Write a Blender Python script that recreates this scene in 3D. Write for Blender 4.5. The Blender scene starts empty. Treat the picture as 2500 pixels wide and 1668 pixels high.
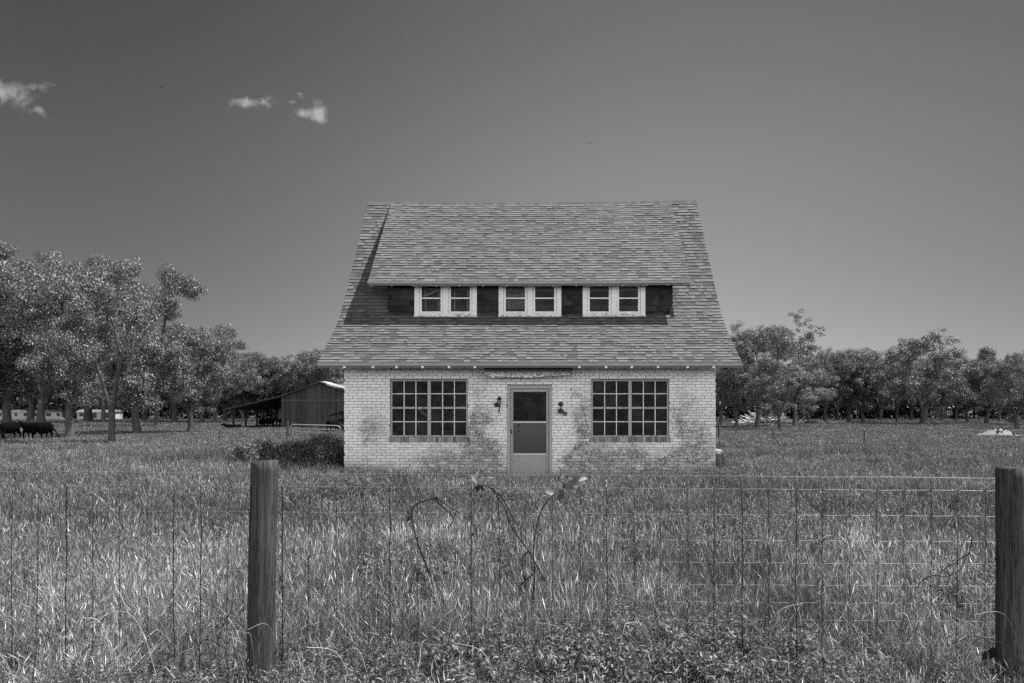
import bpy, math, random
import numpy as np
from mathutils import Vector, Matrix

# ------------------------------------------------------------------ camera, world, sun
sc = bpy.context.scene
COL = sc.collection
F, VX, HY = 1944.0, 1320.0, 1005.0            # focal length, vanishing point, horizon (photo pixels)
EYE = 1.6
cam = bpy.data.cameras.new('camera')
cam.sensor_width = 36.0
cam.lens = F / 2500.0 * 36.0
cam.shift_x = -(VX - 1250.0) / 2500.0
cam.shift_y = (HY - 834.0) / 2500.0
cam.clip_start = 0.05
cam.clip_end = 6000
camo = bpy.data.objects.new('camera', cam)
COL.objects.link(camo)
camo.location = (0, 0, EYE)
camo.rotation_euler = (math.pi / 2, 0, 0)
sc.camera = camo

SUN = Vector((0.54, 0.02, 0.96)).normalized()
SUN_EL = math.asin(SUN.z)
SUN_AZ = math.atan2(SUN.x, SUN.y)
sl = bpy.data.lights.new('sun', 'SUN')
sl.energy = 5.0
sl.angle = math.radians(0.5)
sl.color = (1, 0.995, 0.99)
so = bpy.data.objects.new('sun', sl)
COL.objects.link(so)
so.rotation_euler = SUN.to_track_quat('Z', 'Y').to_euler()

sc.view_settings.view_transform = 'Standard'
sc.view_settings.look = 'None'
sc.view_settings.exposure = 0.78
sc.view_settings.gamma = 1.0
sc.cycles.max_bounces = 6
sc.cycles.use_light_tree = False
world_samples = 2048
sc.cycles.transparent_max_bounces = 12
sc.cycles.use_denoising = False
try: sc.cycles.denoiser = "OPENIMAGEDENOISE"; sc.cycles.denoising_input_passes = "RGB_ALBEDO_NORMAL"; sc.cycles.denoising_prefilter = "ACCURATE"
except Exception: pass

world = bpy.data.worlds.new("World")
sc.world = world
world.use_nodes = True
world.cycles.sampling_method = 'MANUAL'
world.cycles.sample_map_resolution = world_samples
wt = world.node_tree
wt.nodes.clear()

class NT:
    """small node-tree helper"""
    def __init__(s, tree): s.t = tree
    def n(s, kind, **kw):
        nd = s.t.nodes.new(kind)
        for k, v in kw.items(): setattr(nd, k, v)
        return nd
    def put(s, sock, v):
        if isinstance(v, bpy.types.NodeSocket): s.t.links.new(v, sock)
        elif v is not None: sock.default_value = v
    def m(s, op, a, b=None, c=None, clamp=False):
        nd = s.n('ShaderNodeMath', operation=op, use_clamp=clamp)
        s.put(nd.inputs[0], a)
        if b is not None: s.put(nd.inputs[1], b)
        if c is not None: s.put(nd.inputs[2], c)
        return nd.outputs[0]
    def ramp(s, v, a, b, lo=0.0, hi=1.0):
        nd = s.n('ShaderNodeMapRange', interpolation_type='SMOOTHSTEP')
        s.put(nd.inputs[0], v)
        nd.inputs[1].default_value = a; nd.inputs[2].default_value = b
        s.put(nd.inputs[3], lo); s.put(nd.inputs[4], hi)
        return nd.outputs[0]
    def noise(s, vec, scale, detail=4.0, rough=0.55, dist=0.0):
        nd = s.n('ShaderNodeTexNoise')
        if vec is not None: s.t.links.new(vec, nd.inputs['Vector'])
        nd.inputs['Scale'].default_value = scale
        nd.inputs['Detail'].default_value = detail
        nd.inputs['Roughness'].default_value = rough
        nd.inputs['Distortion'].default_value = dist
        return nd.outputs['Fac']
    def xyz(s, vec):
        nd = s.n('ShaderNodeSeparateXYZ'); s.t.links.new(vec, nd.inputs[0]); return nd.outputs
    def mapping(s, vec, scale=(1, 1, 1)):
        nd = s.n('ShaderNodeMapping'); s.t.links.new(vec, nd.inputs[0]); nd.inputs['Scale'].default_value = scale
        return nd.outputs[0]

W = NT(wt)
sky = W.n('ShaderNodeTexSky', sky_type='NISHITA')
sky.sun_disc = False
sky.sun_elevation = SUN_EL
sky.sun_rotation = SUN_AZ
sky.air_density = 1.0; sky.dust_density = 0.6; sky.ozone_density = 1.0
sep = W.n('ShaderNodeSeparateColor')
wt.links.new(sky.outputs[0], sep.inputs[0])
tc = W.n('ShaderNodeTexCoord')
gx, gy, gz_ = W.xyz(tc.outputs['Generated'])
# a black-and-white film behind a red filter sees the red part of the sky
red = sep.outputs[0]
lum = W.m('MULTIPLY', red, 1.0)
# extra sky brightness added behind the camera to light the shaded front wall
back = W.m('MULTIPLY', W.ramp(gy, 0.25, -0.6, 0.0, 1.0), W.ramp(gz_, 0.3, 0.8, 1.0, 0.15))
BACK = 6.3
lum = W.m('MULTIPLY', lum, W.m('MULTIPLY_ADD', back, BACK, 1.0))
# sky darkened to both sides of the view centre, imitating lens vignetting
side = W.ramp(W.m('ABSOLUTE', W.m('SUBTRACT', gx, 0.10)), 0.0, 0.64, 1.12, 0.56)
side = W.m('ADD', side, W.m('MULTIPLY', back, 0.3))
elev = W.m('MULTIPLY', W.ramp(gz_, 0.03, 0.28, 0.84, 1.0), W.ramp(gz_, 0.28, 0.5, 1.0, 0.82))
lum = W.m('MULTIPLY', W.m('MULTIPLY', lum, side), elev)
# small fair-weather clouds fixed by direction
ysafe = W.m('MAXIMUM', gy, 0.05)
u = W.m('DIVIDE', gx, ysafe)
v = W.m('DIVIDE', gz_, ysafe)
n1 = W.noise(tc.outputs['Generated'], 38.0, 10.0, 0.68, 1.4)
n2 = W.noise(tc.outputs['Generated'], 110.0, 8.0, 0.7, 1.0)
cloud = None
def blob(px, py, rx, ry, amp, ang=0.0):
    global cloud
    cu, cv = (px - VX) / F, (HY - py) / F
    rx, ry = 1.2 * rx / F, 1.2 * ry / F
    du = W.m('SUBTRACT', u, cu); dv = W.m('SUBTRACT', v, cv)
    c, s_ = math.cos(ang), math.sin(ang)
    a = W.m('ADD', W.m('MULTIPLY', du, c / rx), W.m('MULTIPLY', dv, s_ / rx))
    b = W.m('ADD', W.m('MULTIPLY', du, -s_ / ry), W.m('MULTIPLY', dv, c / ry))
    r2 = W.m('ADD', W.m('MULTIPLY', a, a), W.m('MULTIPLY', b, b))
    e = W.m('MULTIPLY', W.m('POWER', 2.718, W.m('MULTIPLY', r2, -1.0)), amp)
    cloud = e if cloud is None else W.m('MAXIMUM', cloud, e)
blob(18, 225, 58, 30, 1.15, -0.25)
blob(85, 212, 42, 12, 0.75, 0.05)
blob(100, 272, 24, 9, 0.72, -0.7)
blob(603, 250, 40, 11, 0.85)
blob(650, 246, 26, 15, 0.85)
blob(712, 250, 15, 5, 0.62)
blob(733, 232, 15, 6, 0.62, -0.9)
blob(748, 277, 34, 15, 0.95)
blob(776, 280, 20, 24, 1.35, 0.25)
nn = W.m('ADD', W.m('MULTIPLY', n1, 1.1), W.m('MULTIPLY', n2, 0.42))
cm = W.ramp(W.m('SUBTRACT', W.m('ADD', cloud, W.m('MULTIPLY', W.m('SUBTRACT', nn, 0.76), 1.9)), 0.0), 0.30, 1.5, 0.0, 1.0)
front = W.m('GREATER_THAN', gy, 0.1)
cm = W.m('MULTIPLY', W.m('MULTIPLY', cm, front), W.m('GREATER_THAN', cloud, 0.02))
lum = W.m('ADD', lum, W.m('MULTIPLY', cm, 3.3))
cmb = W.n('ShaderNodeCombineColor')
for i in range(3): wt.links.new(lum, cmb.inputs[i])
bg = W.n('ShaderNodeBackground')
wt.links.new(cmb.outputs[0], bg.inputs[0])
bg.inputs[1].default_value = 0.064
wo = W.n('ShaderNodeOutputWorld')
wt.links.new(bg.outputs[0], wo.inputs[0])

# ------------------------------------------------------------------ helpers
def gz(x, y):
    t = min(max((y - 24.0) / 40.0, 0.0), 1.0)
    return -0.5 * t * t * (3 - 2 * t)

def P(px, py, d):
    """photo pixel at distance d -> world point"""
    return Vector(((px - VX) * d / F, d, EYE + (HY - py) * d / F))

def tag(o, label=None, cat=None, group=None, kind=None):
    if label: o['label'] = label
    if cat: o['category'] = cat
    if group: o['group'] = group
    if kind: o['kind'] = kind
    return o

def empty(name, loc=(0, 0, 0), rz=0.0):
    o = bpy.data.objects.new(name, None)
    o.empty_display_size = 0.3
    o.location = loc
    o.rotation_euler = (0, 0, rz)
    COL.objects.link(o)
    return o

class MB:
    """mesh builder with a grey value per face"""
    def __init__(s): s.v = []; s.f = []; s.c = []
    def face(s, pts, c=0.5):
        i = len(s.v); s.v += [tuple(p) for p in pts]; s.f.append(tuple(range(i, i + len(pts)))); s.c.append(c)
    def box(s, a, b, c=0.5, M=None):
        x0, y0, z0 = a; x1, y1, z1 = b
        p = [(x0, y0, z0), (x1, y0, z0), (x1, y1, z0), (x0, y1, z0), (x0, y0, z1), (x1, y0, z1), (x1, y1, z1), (x0, y1, z1)]
        if M is not None: p = [tuple(M @ Vector(q)) for q in p]
        i = len(s.v); s.v += p
        for q in ((0, 3, 2, 1), (4, 5, 6, 7), (0, 1, 5, 4), (1, 2, 6, 5), (2, 3, 7, 6), (3, 0, 4, 7)):
            s.f.append(tuple(i + k for k in q)); s.c.append(c)
    def prism(s, poly, axis, a, b, c=0.5):
        """poly in the two other axes, extruded along axis from a to b"""
        def mk(p, t):
            if axis == 'x': return (t, p[0], p[1])
            if axis == 'y': return (p[0], t, p[1])
            return (p[0], p[1], t)
        n = len(poly); i = len(s.v)
        s.v += [mk(p, a) for p in poly] + [mk(p, b) for p in poly]
        s.f.append(tuple(i + k for k in range(n))[::-1]); s.c.append(c)
        s.f.append(tuple(i + n + k for k in range(n))); s.c.append(c)
        for k in range(n):
            s.f.append((i + k, i + (k + 1) % n, i + n + (k + 1) % n, i + n + k)); s.c.append(c)
    def tube(s, pts, rad, n=6, c=0.5, cap=True):
        pts = [Vector(p) for p in pts]
        if not hasattr(rad, '__len__'): rad = [rad] * len(pts)
        i0 = len(s.v)
        up = Vector((0.13, 0.21, 0.97))
        for k, p in enumerate(pts):
            d = (pts[min(k + 1, len(pts) - 1)] - pts[max(k - 1, 0)])
            d = d.normalized() if d.length > 1e-9 else Vector((0, 0, 1))
            a = d.cross(up)
            if a.length < 0.05: a = d.cross(Vector((1, 0, 0)))
            a.normalize(); b = d.cross(a)
            r = rad[k]
            ra, rb = (r if hasattr(r, '__len__') else (r, r))
            for j in range(n):
                t = 2 * math.pi * j / n
                s.v.append(tuple(p + a * (math.cos(t) * ra) + b * (math.sin(t) * rb)))
        for k in range(len(pts) - 1):
            for j in range(n):
                j2 = (j + 1) % n
                s.f.append((i0 + k * n + j, i0 + k * n + j2, i0 + (k + 1) * n + j2, i0 + (k + 1) * n + j)); s.c.append(c)
        if cap:
            s.f.append(tuple(i0 + j for j in range(n))[::-1]); s.c.append(c)
            e = i0 + (len(pts) - 1) * n
            s.f.append(tuple(e + j for j in range(n))); s.c.append(c)
    def lathe(s, prof, n=16, c=0.5, M=None):
        i0 = len(s.v)
        for r, z in prof:
            for j in range(n):
                t = 2 * math.pi * j / n
                p = Vector((r * math.cos(t), r * math.sin(t), z))
                s.v.append(tuple(M @ p if M is not None else p))
        for k in range(len(prof) - 1):
            for j in range(n):
                j2 = (j + 1) % n
                s.f.append((i0 + k * n + j, i0 + k * n + j2, i0 + (k + 1) * n + j2, i0 + (k + 1) * n + j)); s.c.append(c)
        s.f.append(tuple(i0 + j for j in range(n))[::-1]); s.c.append(c)
        e = i0 + (len(prof) - 1) * n
        s.f.append(tuple(e + j for j in range(n))); s.c.append(c)
    def build(s, name, mat, parent=None, smooth=False, bevel=0.0):
        me = bpy.data.meshes.new(name)
        me.from_pydata(s.v, [], s.f)
        at = me.attributes.new('shade', 'FLOAT', 'FACE')
        at.data.foreach_set('value', np.array(s.c, dtype=np.float32))
        me.materials.append(mat)
        if smooth: me.polygons.foreach_set('use_smooth', [True] * len(me.polygons))
        me.update()
        o = bpy.data.objects.new(name, me)
        COL.objects.link(o)
        if parent is not None: o.parent = parent
        if bevel:
            b = o.modifiers.new('bevel', 'BEVEL'); b.width = bevel; b.segments = 2; b.limit_method = 'ANGLE'
        return o

def mesh_np(name, verts, quads, shade, mat, tris=None):
    me = bpy.data.meshes.new(name)
    nq = len(quads); nt = 0 if tris is None else len(tris)
    me.vertices.add(len(verts)); me.vertices.foreach_set('co', np.asarray(verts, np.float32).ravel())
    me.loops.add(nq * 4 + nt * 3)
    li = np.asarray(quads, np.int32).ravel()
    if nt: li = np.concatenate([li, np.asarray(tris, np.int32).ravel()])
    me.loops.foreach_set('vertex_index', li)
    me.polygons.add(nq + nt)
    st = np.arange(nq, dtype=np.int32) * 4
    if nt: st = np.concatenate([st, nq * 4 + np.arange(nt, dtype=np.int32) * 3])
    me.polygons.foreach_set('loop_start', st)
    at = me.attributes.new('shade', 'FLOAT', 'FACE')
    at.data.foreach_set('value', np.asarray(shade, np.float32))
    me.materials.append(mat)
    me.update(calc_edges=True)
    return me

# ------------------------------------------------------------------ materials (all grey: the place is photographed in black and white)
def new_mat(name):
    m = bpy.data.materials.new(name); m.use_nodes = True
    t = m.node_tree; t.nodes.clear()
    return m, NT(t)

def finish(m, T, col, rough=0.8, spec=0.3, bump=None, bstr=0.3, bdist=0.01, metal=0.0, trans=0.0):
    pr = T.n('ShaderNodeBsdfPrincipled')
    cc = T.n('ShaderNodeCombineColor')
    for i in range(3): T.put(cc.inputs[i], col)
    T.t.links.new(cc.outputs[0], pr.inputs['Base Color'])
    T.put(pr.inputs['Roughness'], rough)
    pr.inputs['Specular IOR Level'].default_value = spec
    pr.inputs['Metallic'].default_value = metal
    if bump is not None:
        b = T.n('ShaderNodeBump'); b.inputs['Strength'].default_value = bstr; b.inputs['Distance'].default_value = bdist
        T.t.links.new(bump, b.inputs['Height']); T.t.links.new(b.outputs[0], pr.inputs['Normal'])
    out = T.n('ShaderNodeOutputMaterial')
    if trans > 0:
        tr = T.n('ShaderNodeBsdfTranslucent'); T.t.links.new(cc.outputs[0], tr.inputs[0])
        mx = T.n('ShaderNodeMixShader'); mx.inputs[0].default_value = trans
        T.t.links.new(pr.outputs[0], mx.inputs[1]); T.t.links.new(tr.outputs[0], mx.inputs[2])
        T.t.links.new(mx.outputs[0], out.inputs[0])
    else:
        T.t.links.new(pr.outputs[0], out.inputs[0])
    return m

def attr(T, name='shade'):
    a = T.n('ShaderNodeAttribute'); a.attribute_name = name
    return a.outputs['Fac']
def objc(T): return T.n('ShaderNodeTexCoord').outputs['Object']

def m_simple(name, base, var=0.2, scale=6.0, rough=0.7, spec=0.3, bstr=0.2, metal=0.0, stretch=(1, 1, 1), use_shade=False, detail=6.0):
    m, T = new_mat(name)
    v_ = T.mapping(objc(T), stretch)
    n = T.noise(v_, scale, detail, 0.6)
    n2 = T.noise(v_, scale * 7.3, 3.0, 0.6)
    k = T.m('ADD', T.m('MULTIPLY', T.m('SUBTRACT', n, 0.5), 2.2 * var), T.m('MULTIPLY', T.m('SUBTRACT', n2, 0.5), 1.2 * var))
    k = T.m('ADD', k, 1.0)
    b = T.m('MULTIPLY', attr(T), base * 2) if use_shade else base
    c = T.m('MULTIPLY', k, b)
    return finish(m, T, c, rough, spec, n2, bstr, 0.01, metal)

# brick: old white paint with grey weather stains
m_brick, T = new_mat('painted_brick')
oc = objc(T)
bx, by, bz = T.xyz(oc)
fine = T.noise(oc, 38.0, 6.0, 0.7)
mid = T.noise(oc, 7.0, 7.0, 0.7)
big = T.noise(oc, 1.6, 5.0, 0.6)
STAINS = [(-1.42, 1.35, 0.22, 0.75, 1.0), (-1.25, 0.5, 0.55, 0.4, 0.7), (0.92, 1.0, 0.2, 0.8, 1.15), (0.75, 0.45, 0.35, 0.3, 0.6), (3.15, 1.35, 0.22, 0.6, 0.75),
          (3.6, 1.0, 0.45, 0.7, 0.8), (2.6, 0.35, 1.4, 0.3, 0.8), (-2.2, 0.6, 1.1, 0.35, 0.75), (-3.75, 1.25, 0.35, 0.5, 0.8), (-4.0, 1.0, 0.15, 0.35, 0.5),
          (1.9, 0.62, 0.8, 0.3, 0.7), (-1.3, 0.95, 0.3, 0.5, 0.6), (1.2, 0.55, 0.5, 0.35, 0.6), (3.4, 0.55, 0.6, 0.3, 0.5), (-4.2, 0.3, 0.5, 0.3, 0.4), (-1.5, 2.1, 0.25, 0.15, 0.3), (0.95, 1.8, 0.25, 0.4, 0.5), (-2.2, 2.5, 1.2, 0.07, 0.35), (3.3, 1.85, 0.3, 0.2, 0.35)]
st = None
wbx = T.m('ADD', bx, T.m('MULTIPLY', T.m('SUBTRACT', T.noise(oc, 1.9, 5.0, 0.7), 0.5), 1.3)); wbz = T.m('ADD', bz, T.m('MULTIPLY', T.m('SUBTRACT', T.noise(T.mapping(oc, (1.0, 1.0, 1.01)), 3.3, 5.0, 0.7), 0.5), 1.1))
for (cx, cz, rx, rz, am) in STAINS:
    a = T.m('MULTIPLY', T.m('SUBTRACT', wbx, cx), 1 / rx); b = T.m('MULTIPLY', T.m('SUBTRACT', wbz, cz), 1 / rz)
    e = T.m('MULTIPLY', T.m('POWER', 2.718, T.m('MULTIPLY', T.m('ADD', T.m('MULTIPLY', a, a), T.m('MULTIPLY', b, b)), -1.0)), am)
    st = e if st is None else T.m('ADD', st, e)
low = T.ramp(bz, 0.75, 0.0, 0.0, 0.75)
st = T.m('ADD', st, low)
st = T.m('ADD', st, T.m('MULTIPLY', big, 0.25))
hi_ = T.noise(T.mapping(oc, (1.0, 1.0, 0.55)), 46.0, 6.0, 0.78, 0.5)
stn = T.m('MULTIPLY', T.m('MINIMUM', st, 1.05), T.m('MULTIPLY_ADD', mid, 1.8, 0.1))
thr = T.m('SUBTRACT', 0.68, T.m('MULTIPLY', stn, 0.22))
spots = T.m('DIVIDE', T.m('SUBTRACT', hi_, thr), 0.10, clamp=True)
wash = T.ramp(stn, 0.15, 1.6, 0.0, 0.16)
base = T.m('MULTIPLY', attr(T), T.m('MULTIPLY_ADD', T.m('SUBTRACT', mid, 0.5), 0.3, 1.0))
colr = T.m('MULTIPLY', T.m('MULTIPLY', base, T.m('SUBTRACT', 1.0, T.m('MULTIPLY', spots, 0.74))), T.m('SUBTRACT', 1.0, wash))
speck = T.ramp(T.noise(oc, 90.0, 2.0, 0.5), 0.68, 0.74, 0.0, 0.5)
colr = T.m('MULTIPLY', colr, T.m('SUBTRACT', 1.0, speck))
finish(m_brick, T, colr, 0.75, 0.25, fine, 0.35, 0.006)

m_mortar = m_simple('mortar', 0.18, 0.35, 9.0, 0.95, 0.1, 0.3)

# shingles
def m_shingle(name, gain):
    m, T = new_mat(name)
    oc = objc(T)
    g = T.noise(oc, 160.0, 2.0, 0.7)
    w = T.noise(oc, 0.8, 5.0, 0.6)
    k = T.m('ADD', T.m('MULTIPLY', T.m('SUBTRACT', g, 0.5), 0.8), T.m('MULTIPLY_ADD', T.m('SUBTRACT', w, 0.5), 0.35, 1.0))
    return finish(m, T, T.m('MULTIPLY', T.m('MULTIPLY', attr(T), k), gain), 0.9, 0.25, g, 0.4, 0.004)
m_roof = m_shingle('asphalt_shingles', 1.0)
m_wallsh = m_shingle('dark_wall_shingles', 1.0)

# peeling white paint over old wood
def m_peel(name, white, amt):
    m, T = new_mat(name)
    oc = objc(T)
    ox, oy, oz = T.xyz(oc)
    n = T.noise(T.mapping(oc, (1.0, 1.0, 1.8)), 16.0, 8.0, 0.7, 0.4)
    n2 = T.noise(oc, 3.0, 4.0, 0.6)
    pe = T.ramp(T.m('ADD', n, T.m('MULTIPLY', attr(T), amt)), 0.715, 0.735, 0.0, 1.0)
    dirt = T.m('MULTIPLY_ADD', T.m('SUBTRACT', n2, 0.5), 0.35, 1.0)
    c = T.m('MULTIPLY', white, dirt)
    c = T.m('ADD', T.m('MULTIPLY', c, T.m('SUBTRACT', 1.0, pe)), T.m('MULTIPLY', pe, 0.1))
    return finish(m, T, c, 0.6, 0.35, n, 0.3, 0.004)
m_white = m_peel('peeling_white_paint', 0.68, 0.2)
m_trim = m_peel('weathered_grey_trim', 0.36, 0.2)
m_fascia = m_simple('fascia_paint', 0.3, 0.15, 5.0, 0.7, 0.3)
m_tail = m_simple('rafter_end_paint', 0.85, 0.06, 8.0, 0.6, 0.3)
m_soffit = m_simple('soffit_boards', 0.16, 0.25, 5.0, 0.9, 0.2)
m_metal = m_simple('dull_aluminium', 0.5, 0.1, 10.0, 0.45, 0.5, 0.05)
m_doorp = m_simple('door_panel_paint', 0.31, 0.16, 3.0, 0.55, 0.4, 0.05)
m_black = m_simple('black_iron', 0.015, 0.3, 20.0, 0.5, 0.4)
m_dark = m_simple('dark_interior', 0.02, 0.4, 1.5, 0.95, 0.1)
m_blind = m_simple('old_blinds', 0.8, 0.2, 5.0, 0.7, 0.2)
m_stud = m_simple('bare_timber', 0.22, 0.25, 4.0, 0.8, 0.2, stretch=(1, 1, 0.2))
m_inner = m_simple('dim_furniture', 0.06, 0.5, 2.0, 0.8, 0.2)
m_cloth = m_simple('dusty_cloth', 0.75, 0.3, 3.0, 0.9, 0.1)
m_barn = m_simple('old_barn_boards', 0.058, 0.45, 2.2, 0.9, 0.2, 0.4, stretch=(3.0, 3.0, 0.25), use_shade=True)
m_tin = m_simple('roofing_tin', 0.16, 0.4, 0.8, 0.5, 0.4)
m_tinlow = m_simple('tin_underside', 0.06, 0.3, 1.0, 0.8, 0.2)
m_cow = m_simple('black_hide', 0.004, 0.3, 3.0, 0.9, 0.03, 0.1)
m_pale = m_simple('pale_plastic', 0.25, 0.05, 3.0, 0.6, 0.3)
m_log = m_simple('bleached_wood', 0.5, 0.4, 1.5, 0.85, 0.2, 0.3, use_shade=True)
m_sand = m_simple('sand', 0.2, 0.5, 5.5, 0.95, 0.1, 0.5)
m_whitewall = m_simple('white_shed_wall', 0.42, 0.1, 0.5, 0.7, 0.2)
m_steel = m_simple('galvanised_steel', 0.25, 0.2, 6.0, 0.4, 0.5, 0.05)
m_tpost = m_simple('dark_steel_post', 0.03, 0.2, 6.0, 0.6, 0.3)

# fence wood with cracks
m_post, T = new_mat('weathered_fence_wood')
oc = objc(T)
st1 = T.noise(T.mapping(oc, (26, 26, 0.9)), 1.6, 8.0, 0.7, 0.35)
st2 = T.noise(T.mapping(oc, (90, 90, 2.5)), 1.5, 5.0, 0.7)
bl = T.noise(T.mapping(oc, (4, 4, 1.5)), 1.5, 5.0, 0.65)
crack = T.ramp(T.m('ABSOLUTE', T.m('SUBTRACT', st1, 0.5)), 0.0, 0.018, 0.35, 1.0)
knot = T.ramp(T.noise(T.mapping(oc, (9, 9, 5)), 1.3, 1.0, 0.4), 0.70, 0.76, 1.0, 0.45)
cp = T.m('MULTIPLY', T.m('ADD', 0.03, T.m('MULTIPLY', st1, T.m('MULTIPLY_ADD', bl, 0.34, 0.06))), T.m('MULTIPLY', crack, knot))
cp = T.m('MULTIPLY', cp, T.m('MULTIPLY_ADD', st2, 1.3, -0.22))
finish(m_post, T, cp, 0.85, 0.2, T.m('MULTIPLY', st1, crack), 0.8, 0.012)
m_wire = m_simple('galvanised_wire', 0.16, 0.3, 12.0, 0.5, 0.5, 0.05)
m_stay = m_simple('rusty_stay_wire', 0.02, 0.3, 12.0, 0.7, 0.3, 0.05)

# glass
m_glass, T = new_mat('old_window_glass')
fr = T.n('ShaderNodeFresnel'); fr.inputs[0].default_value = 1.21
gl = T.n('ShaderNodeBsdfGlossy'); gl.inputs['Roughness'].default_value = 0.36; gl.inputs[0].default_value = (0.8, 0.8, 0.8, 1)
oc = objc(T)
wn = T.noise(oc, 2.2, 2.0, 0.5)
bu = T.n('ShaderNodeBump'); bu.inputs['Strength'].default_value = 0.25; bu.inputs['Distance'].default_value = 0.02
T.t.links.new(wn, bu.inputs['Height']); T.t.links.new(bu.outputs[0], gl.inputs['Normal'])
tr = T.n('ShaderNodeBsdfTransparent'); tr.inputs[0].default_value = (0.62, 0.62, 0.62, 1)
df = T.n('ShaderNodeBsdfDiffuse'); df.inputs[0].default_value = (0.3, 0.3, 0.3, 1)
dm = T.n('ShaderNodeMixShader')
T.t.links.new(T.ramp(T.noise(oc, 3.0, 6.0, 0.7), 0.35, 0.85, 0.0, 0.1), dm.inputs[0])
T.t.links.new(tr.outputs[0], dm.inputs[1]); T.t.links.new(df.outputs[0], dm.inputs[2])
mx = T.n('ShaderNodeMixShader')
T.t.links.new(fr.outputs[0], mx.inputs[0]); T.t.links.new(dm.outputs[0], mx.inputs[1]); T.t.links.new(gl.outputs[0], mx.inputs[2])
ou = T.n('ShaderNodeOutputMaterial'); T.t.links.new(mx.outputs[0], ou.inputs[0])

# insect screen / frosted lower pane of the door
m_screen, T = new_mat('dusty_insect_screen')
oc = objc(T)
n = T.noise(oc, 120.0, 2.0, 0.7); n2 = T.noise(oc, 2.5, 3.0, 0.6)
sx, sy_, sz = T.xyz(oc)
hole = None
for (hx, hz, hr) in ((-0.50, 1.285, 0.02), (-0.50, 1.16, 0.013), (-0.60, 1.35, 0.012)):
    a = T.m('SUBTRACT', sx, hx); b = T.m('SUBTRACT', sz, hz)
    r = T.m('SQRT', T.m('ADD', T.m('MULTIPLY', a, a), T.m('MULTIPLY', b, b)))
    e = T.ramp(T.m('ADD', r, T.m('MULTIPLY', T.m('SUBTRACT', n2, 0.5), 0.02)), hr * 0.9, hr * 1.5, 0.0, 1.0)
    hole = e if hole is None else T.m('MULTIPLY', hole, e)
c = T.m('MULTIPLY', T.m('MULTIPLY', T.m('MULTIPLY_ADD', n, 0.10, 0.035), T.ramp(sz, 0.65, 1.35, 0.75, 1.15)), hole)
finish(m_screen, T, c, 0.8, 0.2, n, 0.2, 0.002)

# tattered door hood
m_hood, T = new_mat('tattered_hood_paint')
oc = objc(T); hx, hy, hz = T.xyz(oc)
n = T.noise(T.mapping(oc, (1, 1, 2.0)), 14.0, 9.0, 0.75, 0.8)
n2 = T.noise(oc, 60.0, 4.0, 0.7)
e = T.ramp(T.m('ADD', hz, T.m('MULTIPLY', T.m('SUBTRACT', n, 0.5), 0.35)), 2.53, 2.43, 0.0, 1.0)
c = T.m('ADD', T.m('MULTIPLY', T.m('MULTIPLY_ADD', n2, 0.22, 0.02), T.m('SUBTRACT', 1.0, e)), T.m('MULTIPLY', e, T.ramp(n, 0.42, 0.56, 0.05, 0.85)))
finish(m_hood, T, c, 0.85, 0.2, n, 0.8, 0.02)

# bark, leaves, grass
m_bark = m_simple('tree_bark', 0.075, 0.5, 2.0, 0.95, 0.15, 0.8, stretch=(3, 3, 0.8), detail=8.0)
def m_leafy(name, gain, rough=0.45, spec=0.5, trans=0.2):
    m, T = new_mat(name)
    return finish(m, T, T.m('MULTIPLY', attr(T), gain), rough, spec, trans=trans)
m_leaf = m_leafy('pecan_leaves', 1.0)
m_weed = m_leafy('weed_leaves', 1.0, 0.5, 0.4, 0.3)
m_grass, T = new_mat('dry_grass')
geo = T.n('ShaderNodeNewGeometry')
gn1 = T.noise(geo.outputs['Position'], 0.45, 4.0, 0.6); gn2 = T.noise(geo.outputs['Position'], 2.2, 3.0, 0.6)
finish(m_grass, T, T.m('MULTIPLY', attr(T), T.m('MULTIPLY', T.ramp(gn1, 0.3, 0.7, 0.62, 1.3), T.ramp(gn2, 0.3, 0.7, 0.75, 1.22))), 0.55, 0.35, trans=0.2)

m_ground, T = new_mat('meadow_soil')
oc = objc(T)
n = T.noise(oc, 0.35, 6.0, 0.65); n2 = T.noise(oc, 9.0, 6.0, 0.7)
c = T.m('MULTIPLY', T.m('MULTIPLY_ADD', n, 0.10, 0.02), T.m('MULTIPLY_ADD', n2, 1.0, 0.4))
finish(m_ground, T, c, 0.95, 0.1, n2, 0.6, 0.06)

# ------------------------------------------------------------------ ground
rng = np.random.default_rng(7)
ys = np.concatenate([-np.geomspace(60, 4000, 10)[::-1], np.arange(-54, 0, 6), np.arange(0, 70, 1.5), np.arange(70, 260, 10), np.geomspace(260, 5000, 14)])
xs = np.concatenate([-np.geomspace(80, 5000, 12)[::-1], np.arange(-75, 76, 3.0), np.geomspace(80, 5000, 12)])
gv = [(x, y, gz(x, y) + 0.025 * math.sin(x * 0.9 + 1.3 * math.sin(y * 0.5)) * math.sin(y * 0.8) * (1 if abs(x) < 60 and 0 < y < 60 else 0)) for y in ys for x in xs]
nx = len(xs)
gq = [(j * nx + i, j * nx + i + 1, (j + 1) * nx + i + 1, (j + 1) * nx + i) for j in range(len(ys) - 1) for i in range(nx - 1)]
gme = mesh_np('ground', gv, gq, [0.5] * len(gq), m_ground)
go = bpy.data.objects.new('ground', gme); COL.objects.link(go); tag(go, kind='structure')

# ------------------------------------------------------------------ the house
house = empty('brick_house', (-0.245, 22.4, 0))
tag(house, 'abandoned white painted brick house with a flared shingle roof and long shed dormer', 'house')
HOFF = Vector(house.location)
class HM(MB):
    """builder in world coordinates whose object hangs on the house"""
    def build(s, name, mat, parent=None, **k):
        o = super().build(name, mat, parent if parent is not None else house, **k)
        # mesh data stay in world coordinates so the weather stains line up with the walls
        if o.parent is house: o.location = -HOFF
        return o

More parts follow.
